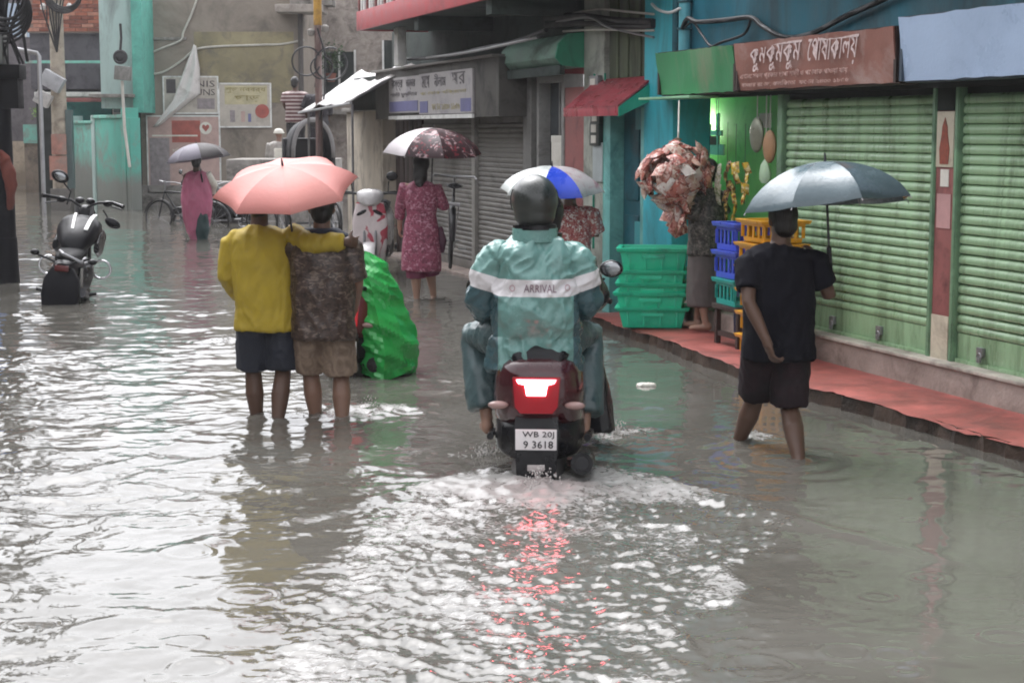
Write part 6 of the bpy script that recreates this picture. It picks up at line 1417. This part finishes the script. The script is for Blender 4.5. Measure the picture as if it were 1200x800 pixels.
# ---- woman in the pink sari far away
SARI = mat('rose_pink_sari', '#b0607c', .6, var=.12); SARIG = mat('dark_green_sari_border', '#1f3b3c', .6)
J = pose(elR=(.3, .05, 1.15), wrR=(.26, .20, 1.02), wrL=(-.06, .24, 1.15), elL=(-.22, .08, 1.12), anL=(-.04, .1, .1), anR=(.07, -.08, .1))
sr = person('woman in rose pink sari with dark green border wading towards the end wall', (at(231, 240, 29.1).x, 29.1, -.22), R(5), J, SKIN_D, voxel=.016, scale=.98)
hair(sr, J, big=1.08)
mb = MB(); torso(mb, J, [(-1.45, .10, .10), (-1.0, .17, .15), (-.5, .225, .175), (0, .24, .175), (.4, .225, .165), (.7, .20, .15), (.88, .155, .11), (.96, .09, .07)]); so = organic('sari', mb, SARI, .016, sr, 2, [(.030, (5, 5, 1.5), 3, True), (.012, (12, 12, 3), 8, True)])
mb = MB(); torso(mb, J, [(-1.5, .07, .08), (-1.0, .13, .12), (-.4, .12, .10), (.1, .03, .03)]); o = organic('sari_border', mb, SARIG, .016, sr, 2, [(.01, (6, 6, 2), 5, True)]); o.location = (.08, -.085, 0)
mb = MB(); mb.tube([J['shR'], J['elR'], J['wrR']], [.075, .065, .05], 10); organic('sleeve', mb, PAPER_W, .014, sr, 2)
umbrella('dull grey and black umbrella of the woman in the rose sari', at(230, 168, 29.0), R(170), R(8), .54, .27, [mat('dull_lilac_umbrella', '#77737e', .6), mat('dull_lilac_umbrella_b', '#6d6a76', .6), mat('black_umbrella', '#2b2526', .6), mat('black_umbrella_b', '#2f292a', .6)][0:1] * 3 + [mm('dark_umbrella', '#2b2526', .6)] * 2 + [mat('dull_lilac_umbrella_c', '#77737e', .6)] * 3, shaft_len=.55, spin=R(150), seed=9)

# ---- people on and beside the doorstep
STR = stripe_mat('maroon_white_striped_shirt', ['#5e3a3c', '#b5a7a3'], 13, duty=.55)
J = pose(elL=(-.24, .02, 1.12), wrL=(-.2, .14, .95))
ss = person('man in striped shirt standing on the doorstep with his back turned', (at(345, 150, 35.4).x, 35.6, 1.24), R(-8), J, SKIN_D, voxel=.018, scale=1.0); hair(ss, J); top(ss, J, STR, 'shirt', -.28, .03, .8, .01, 1.1, voxel=.016); legs(ss, J, mat('charcoal_trousers', '#2c2a2c', .8), 'trousers', 1.9, voxel=.016)
J = pose(elL=(-.28, .08, 1.15), wrL=(-.12, .22, 1.12), yaw=.5)
dk_ = person('person in dark clothes standing close to the man in stripes', (at(372, 150, 35.2).x, 35.4, 1.24), R(15), J, SKIN_D, voxel=.018, scale=.95); hair(dk_, J); top(dk_, J, mat('dark_grey_shirt', '#2f2b30', .8), 'shirt', -.3, .035, 1.5, .02, 1.2, voxel=.016); legs(dk_, J, mat('dark_cloth_trousers', '#232024', .8), 'trousers', 1.9, voxel=.016)
mb = MB(); mb.ell((-.12, .05, 1.28), (.16, .14, .11)); organic('bundle', mb, mat('grey_cloth_bundle', '#6f6a70', .8), .016, dk_, 1, [(.02, (8, 8, 8), 2, True)])
J = pose()
wc = person('person with a white cap and grey rain sheet beside the end wall', (at(326, 160, 37.5).x, 37.6, .22), R(-20), J, SKIN_M, voxel=.018, scale=.98)
mb = MB(); mb.ell(J['head'] + Vector((0, -.01, .06)), (.105, .125, .07)); mb.ell(J['head'] + Vector((0, .0, .03)), (.13, .16, .02)); organic('cap', mb, PAPER_W, .014, wc, 1)
top(wc, J, mat('grey_rain_sheet', '#8f8a84', .5), 'rain_sheet', -.6, .05, 1.7, .03, 1.2, voxel=.016); legs(wc, J, mat('grey_trousers', '#4b4848', .8), 'trousers', 1.9, voxel=.016)
mb = MB(); mb.box(-.02, .2, -.22, -.17, .95, 1.25); obj('bag', mb, PAPER_W, wc, bevel=.03)
fp = empty('doorstep', (at(326, 160, 37.5).x, 37.6, 0), 0, 'small lower concrete step under the person with the white cap', 'step'); p = MB(); p.box(-.4, .4, -.45, .5, -.22, .215); obj('step', p, CONC, fp, bevel=.02)
# ================================================================== flood water
NY, NXC, NXS = 1080, 620, 30
ys = 4.9 * (90.0 / 4.9) ** (np.arange(NY) / (NY - 1))
us = np.concatenate([np.linspace(-.95, -.345, NXS, endpoint=False), np.linspace(-.345, .345, NXC), np.linspace(.345, .8, NXS + 1)[1:]])
NX = len(us)
Y2, U2 = np.meshgrid(ys, us, indexing='ij'); X2 = Y2 * U2
x, y = X2.ravel(), Y2.ravel()
def sst(a, b, v): t = np.clip((v - a) / (b - a), 0, 1); return t * t * (3 - 2 * t)
x0_, y0_ = x, y
def N2(fx, fy, seed): return perlin(np.stack([x * fx + seed * 1.7, y * fy + seed * 2.3, np.full_like(x, seed * .913)], 1))
WX, WY = SCX + .02, 8.75
v = WY - y; l = x - WX
rb = np.interp(v, [-1.2, -.5, -.1, .4, .9, 1.4, 2.2, 3.2, 4], [.2, .45, .78, 1.15, 1.28, 1.05, .70, .55, .5])
lb_ = np.interp(v, [-1.2, -.5, -.1, .4, .9, 2.2, 3.2, 4], [-.2, -.45, -.75, -.95, -1.05, -1.1, -1.15, -1.2])
wob = .16 * N2(1.6, 1.6, 5) + .07 * N2(5, 5, 6)
inside = sst(0, .12, rb + wob - l) * sst(0, .25, l - lb_ + wob) * sst(-1.2, -.4, v)
edge_r = np.exp(-((l - rb - wob + .08) / .16) ** 2) * sst(-.6, 0, v) * (1 - sst(2.4, 3.2, v))
core = np.exp(-(l / .42) ** 2) * np.exp(-((v - .15) / .55) ** 2)
calm = sst(.0, .5, l - rb) * (1 - sst(9.0, 12.5, y)) ; calm = np.maximum(calm, sst(-.35, .25, x - .3) * sst(9.2, 10.5, y) * (1 - sst(15, 22, y)) * .75)
chop = (1 - .72 * calm) * (.72 + .75 * np.clip(N2(.55, .7, 71) + .35 * N2(1.7, 1.9, 72), -.6, 1))
_wx, _wy = .16 * N2(1.1, 1.3, 73) + .05 * N2(4, 4, 75), .16 * N2(1.1, 1.3, 74) + .05 * N2(4, 4, 76)
x, y = x + _wx, y + _wy
far = 1 / (1 + (y / 24) ** 2)
h = chop * (.007 * N2(1.0, 1.3, 11) + .0085 * N2(2.4, 3.0, 12) + .0062 * N2(4.8, 6.2, 13) + .0034 * N2(10, 13, 14) + .0015 * N2(21, 27, 15) + .0006 * N2(44, 54, 16)) * (.6 + .4 * far) * 1.55
x, y = x0_, y0_
lmix = sst(.4, -1.2, x) * sst(14, 8, y)
h += lmix * .011 * (ridged(np.stack([x * 1.6 + 4, y * 2.4, x * 0 + 3.3], 1)) * .6)
h += inside * (.012 * N2(6, 8, 21) + .007 * ridged(np.stack([x * 9, y * 13, x * 0 + 7.7], 1)) + .004 * N2(22, 30, 22) + .005 * N2(13, 17, 26) + .0030 * N2(30, 40, 23))
h += edge_r * .022 * (.6 + .6 * N2(4, 4, 24)) + core * (.035 + .03 * ridged(np.stack([x * 7, y * 7, x * 0 + 1.1], 1)))
foam = .38 * np.exp(-((np.abs(l) - .5) / .28) ** 2) * np.exp(-((v + .05) / .32) ** 2) * (1 + .8 * N2(4, 4, 33)) + inside * (.42 + .34 * N2(2.2, 2.2, 31)) + edge_r * .10 + core * .65 + lmix * .07 * (1 + 2 * N2(1.5, 2.2, 32))
# water disturbed by wading legs and wheels, rings and small splashes
spots = [(265, 400, .26, .7), (440, 482, .34, .7), (320, 488, .20, .3), (385, 490, .2, .3), (880, 513, .16, .8), (925, 542, .14, .35), (497, 350, .28, .5), (445, 434, .22, .3), (62, 368, .3, .15), (605, 520, .2, .5), (735, 508, .28, .55), (215, 610, .3, .22), (690, 520, .2, .6)]
for px, py, rr, a in spots:
    q = G(px, py); d = np.sqrt((x - q.x) ** 2 + ((y - q.y)) ** 2); w = np.exp(-(d / rr) ** 2)
    foam += a * w * (1 + .8 * N2(6, 6, 41)); h += w * a * .035 * (.4 + ridged(np.stack([x * 8, y * 8, x * 0 + px * .01], 1)))
for px, py in ((345, 487), (915, 540), (497, 350), (62, 367), (232, 280)):
    q = G(px, py); d = np.sqrt((x - q.x) ** 2 + (y - q.y) ** 2); h += .005 * np.cos(d * 30) * np.exp(-(d / .55) ** 2)
# bow waves fanning out from the front wheel
for sg in (-1, 1):
    d = l * sg - (.45 + .75 * (v + .2)); h += .016 * np.exp(-(d / .11) ** 2) * sst(-.6, 0, v) * (1 - sst(1.0, 2.0, v)) * (.6 + .5 * N2(3, 3, 50))
rs = np.random.RandomState(5)
for _ in range(150):                                   # rain rings
    yy = 5.5 * (30 / 5.5) ** rs.rand(); xx = yy * rs.uniform(-.32, .32); m = (np.abs(x - xx) < .25) & (np.abs(y - yy) < .25)
    if not m.any(): continue
    d = np.sqrt((x[m] - xx) ** 2 + (y[m] - yy) ** 2); r0 = rs.uniform(.03, .13); h[m] += .0022 * np.cos((d - r0) * 90) * np.exp(-((d - r0) / .03) ** 2)
# lap line along the kerb
ko = (x - FO.x) * FD.x + (y - FO.y) * FD.y; kt = (x - FO.x) * FN.x + (y - FO.y) * FN.y
es, et = [p[0] for p in er], [p[1] for p in er]
kd = kt - np.interp(ko, es, et)
foam += np.exp(-((kd - .16 - .05 * N2(2, 2, 61)) / .022) ** 2) * (ko < 3.2) * (.30 + .45 * N2(3, 3, 62)).clip(0)
h += .006 * np.exp(-((kd - .16) / .05) ** 2) * (ko < 3.2)
foam = np.clip(foam, 0, 1)
co = np.stack([x, y, h], 1)
idx = np.arange(NY * NX).reshape(NY, NX)
quads = np.stack([idx[:-1, :-1], idx[:-1, 1:], idx[1:, 1:], idx[1:, :-1]], -1).reshape(-1, 4)
me = bpy.data.meshes.new('flood_water'); me.vertices.add(len(co)); me.vertices.foreach_set('co', co.ravel())
me.loops.add(quads.size); me.loops.foreach_set('vertex_index', quads.ravel().astype(np.int32)); me.polygons.add(len(quads)); me.polygons.foreach_set('loop_start', np.arange(0, quads.size, 4, dtype=np.int32))
me.update(calc_edges=True); me.polygons.foreach_set('use_smooth', np.ones(len(quads), bool))
at_ = me.attributes.new('foam', 'FLOAT', 'POINT'); at_.data.foreach_set('value', foam.astype(np.float32))
at_ = me.attributes.new('rough_water', 'FLOAT', 'POINT'); at_.data.foreach_set('value', chop.astype(np.float32))
def water_mat():
    m = bpy.data.materials.new('muddy_flood_water'); m.use_nodes = True; nt = m.node_tree; N, L = nt.nodes, nt.links; b = N['Principled BSDF']
    tc = N.new('ShaderNodeTexCoord'); fa = N.new('ShaderNodeAttribute'); fa.attribute_name = 'foam'; ca = N.new('ShaderNodeAttribute'); ca.attribute_name = 'rough_water'
    def noise(scale, det, dist=0, st=(1, 1, 1)):
        mp = N.new('ShaderNodeMapping'); mp.inputs['Scale'].default_value = st; L.new(tc.outputs['Object'], mp.inputs[0]); n = N.new('ShaderNodeTexNoise'); n.inputs['Scale'].default_value = scale; n.inputs['Detail'].default_value = det; n.inputs['Distortion'].default_value = dist; L.new(mp.outputs[0], n.inputs['Vector']); return n.outputs['Fac']
    def mr(v, a, b_, c=0, d=1):
        r = N.new('ShaderNodeMapRange'); r.interpolation_type = 'SMOOTHSTEP'
        for i, q in enumerate((v, a, b_, c, d)):
            if isinstance(q, (int, float)): r.inputs[i].default_value = q
            else: L.new(q, r.inputs[i])
        return r.outputs[0]
    def mth(op, a, c):
        n = N.new('ShaderNodeMath'); n.operation = op
        for i, q in enumerate((a, c)):
            if isinstance(q, (int, float)): n.inputs[i].default_value = q
            else: L.new(q, n.inputs[i])
        return n.outputs[0]
    n1 = noise(38, 6, 1.2, (.7, 1, 1)); n2 = noise(9, 5, .8)
    nz = mth('ADD', mth('MULTIPLY', n1, .7), mth('MULTIPLY', n2, .3))
    th = mr(fa.outputs['Fac'], 0, 1, .70, .36)
    mask = mr(nz, mth('SUBTRACT', th, .05), mth('ADD', th, .10))
    mask = mth('MULTIPLY', mask, mr(fa.outputs['Fac'], .02, .3, 0, .66))
    mud = N.new('ShaderNodeMix'); mud.data_type = 'RGBA'; L.new(mr(noise(.8, 4), .35, .65), mud.inputs[0]); mud.inputs[6].default_value = (.120, .114, .100, 1); mud.inputs[7].default_value = (.095, .090, .077, 1)
    mx = N.new('ShaderNodeMix'); mx.data_type = 'RGBA'; L.new(mask, mx.inputs[0]); L.new(mud.outputs[2], mx.inputs[6]); mx.inputs[7].default_value = (.36, .35, .34, 1); L.new(mx.outputs[2], b.inputs['Base Color'])
    L.new(mr(mask, 0, 1, .06, .55), b.inputs['Roughness']); b.inputs['IOR'].default_value = 1.5
    bp = N.new('ShaderNodeBump'); bp.inputs['Distance'].default_value = .004; L.new(mth('MULTIPLY', ca.outputs['Fac'], .35), bp.inputs['Strength'])
    L.new(mth('ADD', noise(38, 3, .3, (.6, 1, 1)), mth('MULTIPLY', mask, .8)), bp.inputs['Height']); L.new(bp.outputs[0], b.inputs['Normal'])
    return m
WM = water_mat(); me.materials.append(WM)
wo_ = bpy.data.objects.new('flood_water', me); link(wo_); tag(wo_, kind='structure')
mb = MB(); mb.add([(-90, -40, -.07), (60, -40, -.07), (60, 130, -.07), (-90, 130, -.07)], [(0, 1, 2, 3)]); obj('flood_water', mb, WM, kind='structure')

# splashes thrown up by wheels and legs
SPL = mat('splash_water', (.62, .60, .58), .2, var=.1, bump=0)
def splash(name_pt, w, hgt, n, seed, dirv=(0, -1, 0)):
    rn = random.Random(seed); mb = MB()
    for _ in range(n):
        a = rn.uniform(0, 2 * PI); r0 = abs(rn.gauss(0, w * .45)); p = Vector((math.cos(a) * r0, math.sin(a) * r0 * .7, 0)); hh = hgt * math.exp(-(r0 / w) ** 2 * 2) * rn.random() ** 1.6
        if rn.random() < .10:
            q = p + Vector((rn.gauss(0, .03), rn.gauss(0, .03) + dirv[1] * .04, hh)); q = p + (q - p) * .6 + Vector((p.x, p.y, 0)) * .3; mb.tube([p, p.lerp(q, .6), q], [.006, .004, .002], 5)
        else:
            rr = rn.uniform(.0018, .0045); c = p + Vector((0, 0, hh)); mb.ell(c, (rr, rr, rr * 1.5), 5, 3)
    return obj('splash', mb, SPL, loc=name_pt, kind='stuff', smooth=60)
splash(G(633, 578, -.01), .22, .15, 420, 1); splash(G(720, 512, -.01), .26, .11, 300, 2); splash(G(570, 535, -.01), .22, .09, 240, 3)
splash(G(268, 402, -.01), .16, .12, 60, 4); splash(G(432, 482, -.01), .18, .11, 80, 5); splash(G(882, 513, -.01), .08, .06, 40, 6); splash(G(350, 488, -.01), .2, .04, 50, 7)

# ================================================================== rain haze over the street
mb = MB(); mb.box(-45, 40, -30, 75, -1.25, 6.9)
hz = bpy.data.materials.new('rain_haze'); hz.use_nodes = True; hz.node_tree.nodes.clear()
_pv = hz.node_tree.nodes.new('ShaderNodeVolumePrincipled'); _ho = hz.node_tree.nodes.new('ShaderNodeOutputMaterial')
_pv.inputs['Color'].default_value = (.93, .92, .95, 1); _pv.inputs['Density'].default_value = .0008; _pv.inputs['Anisotropy'].default_value = .2
hz.node_tree.links.new(_pv.outputs[0], _ho.inputs['Volume'])
obj('haze', mb, hz, kind='stuff')
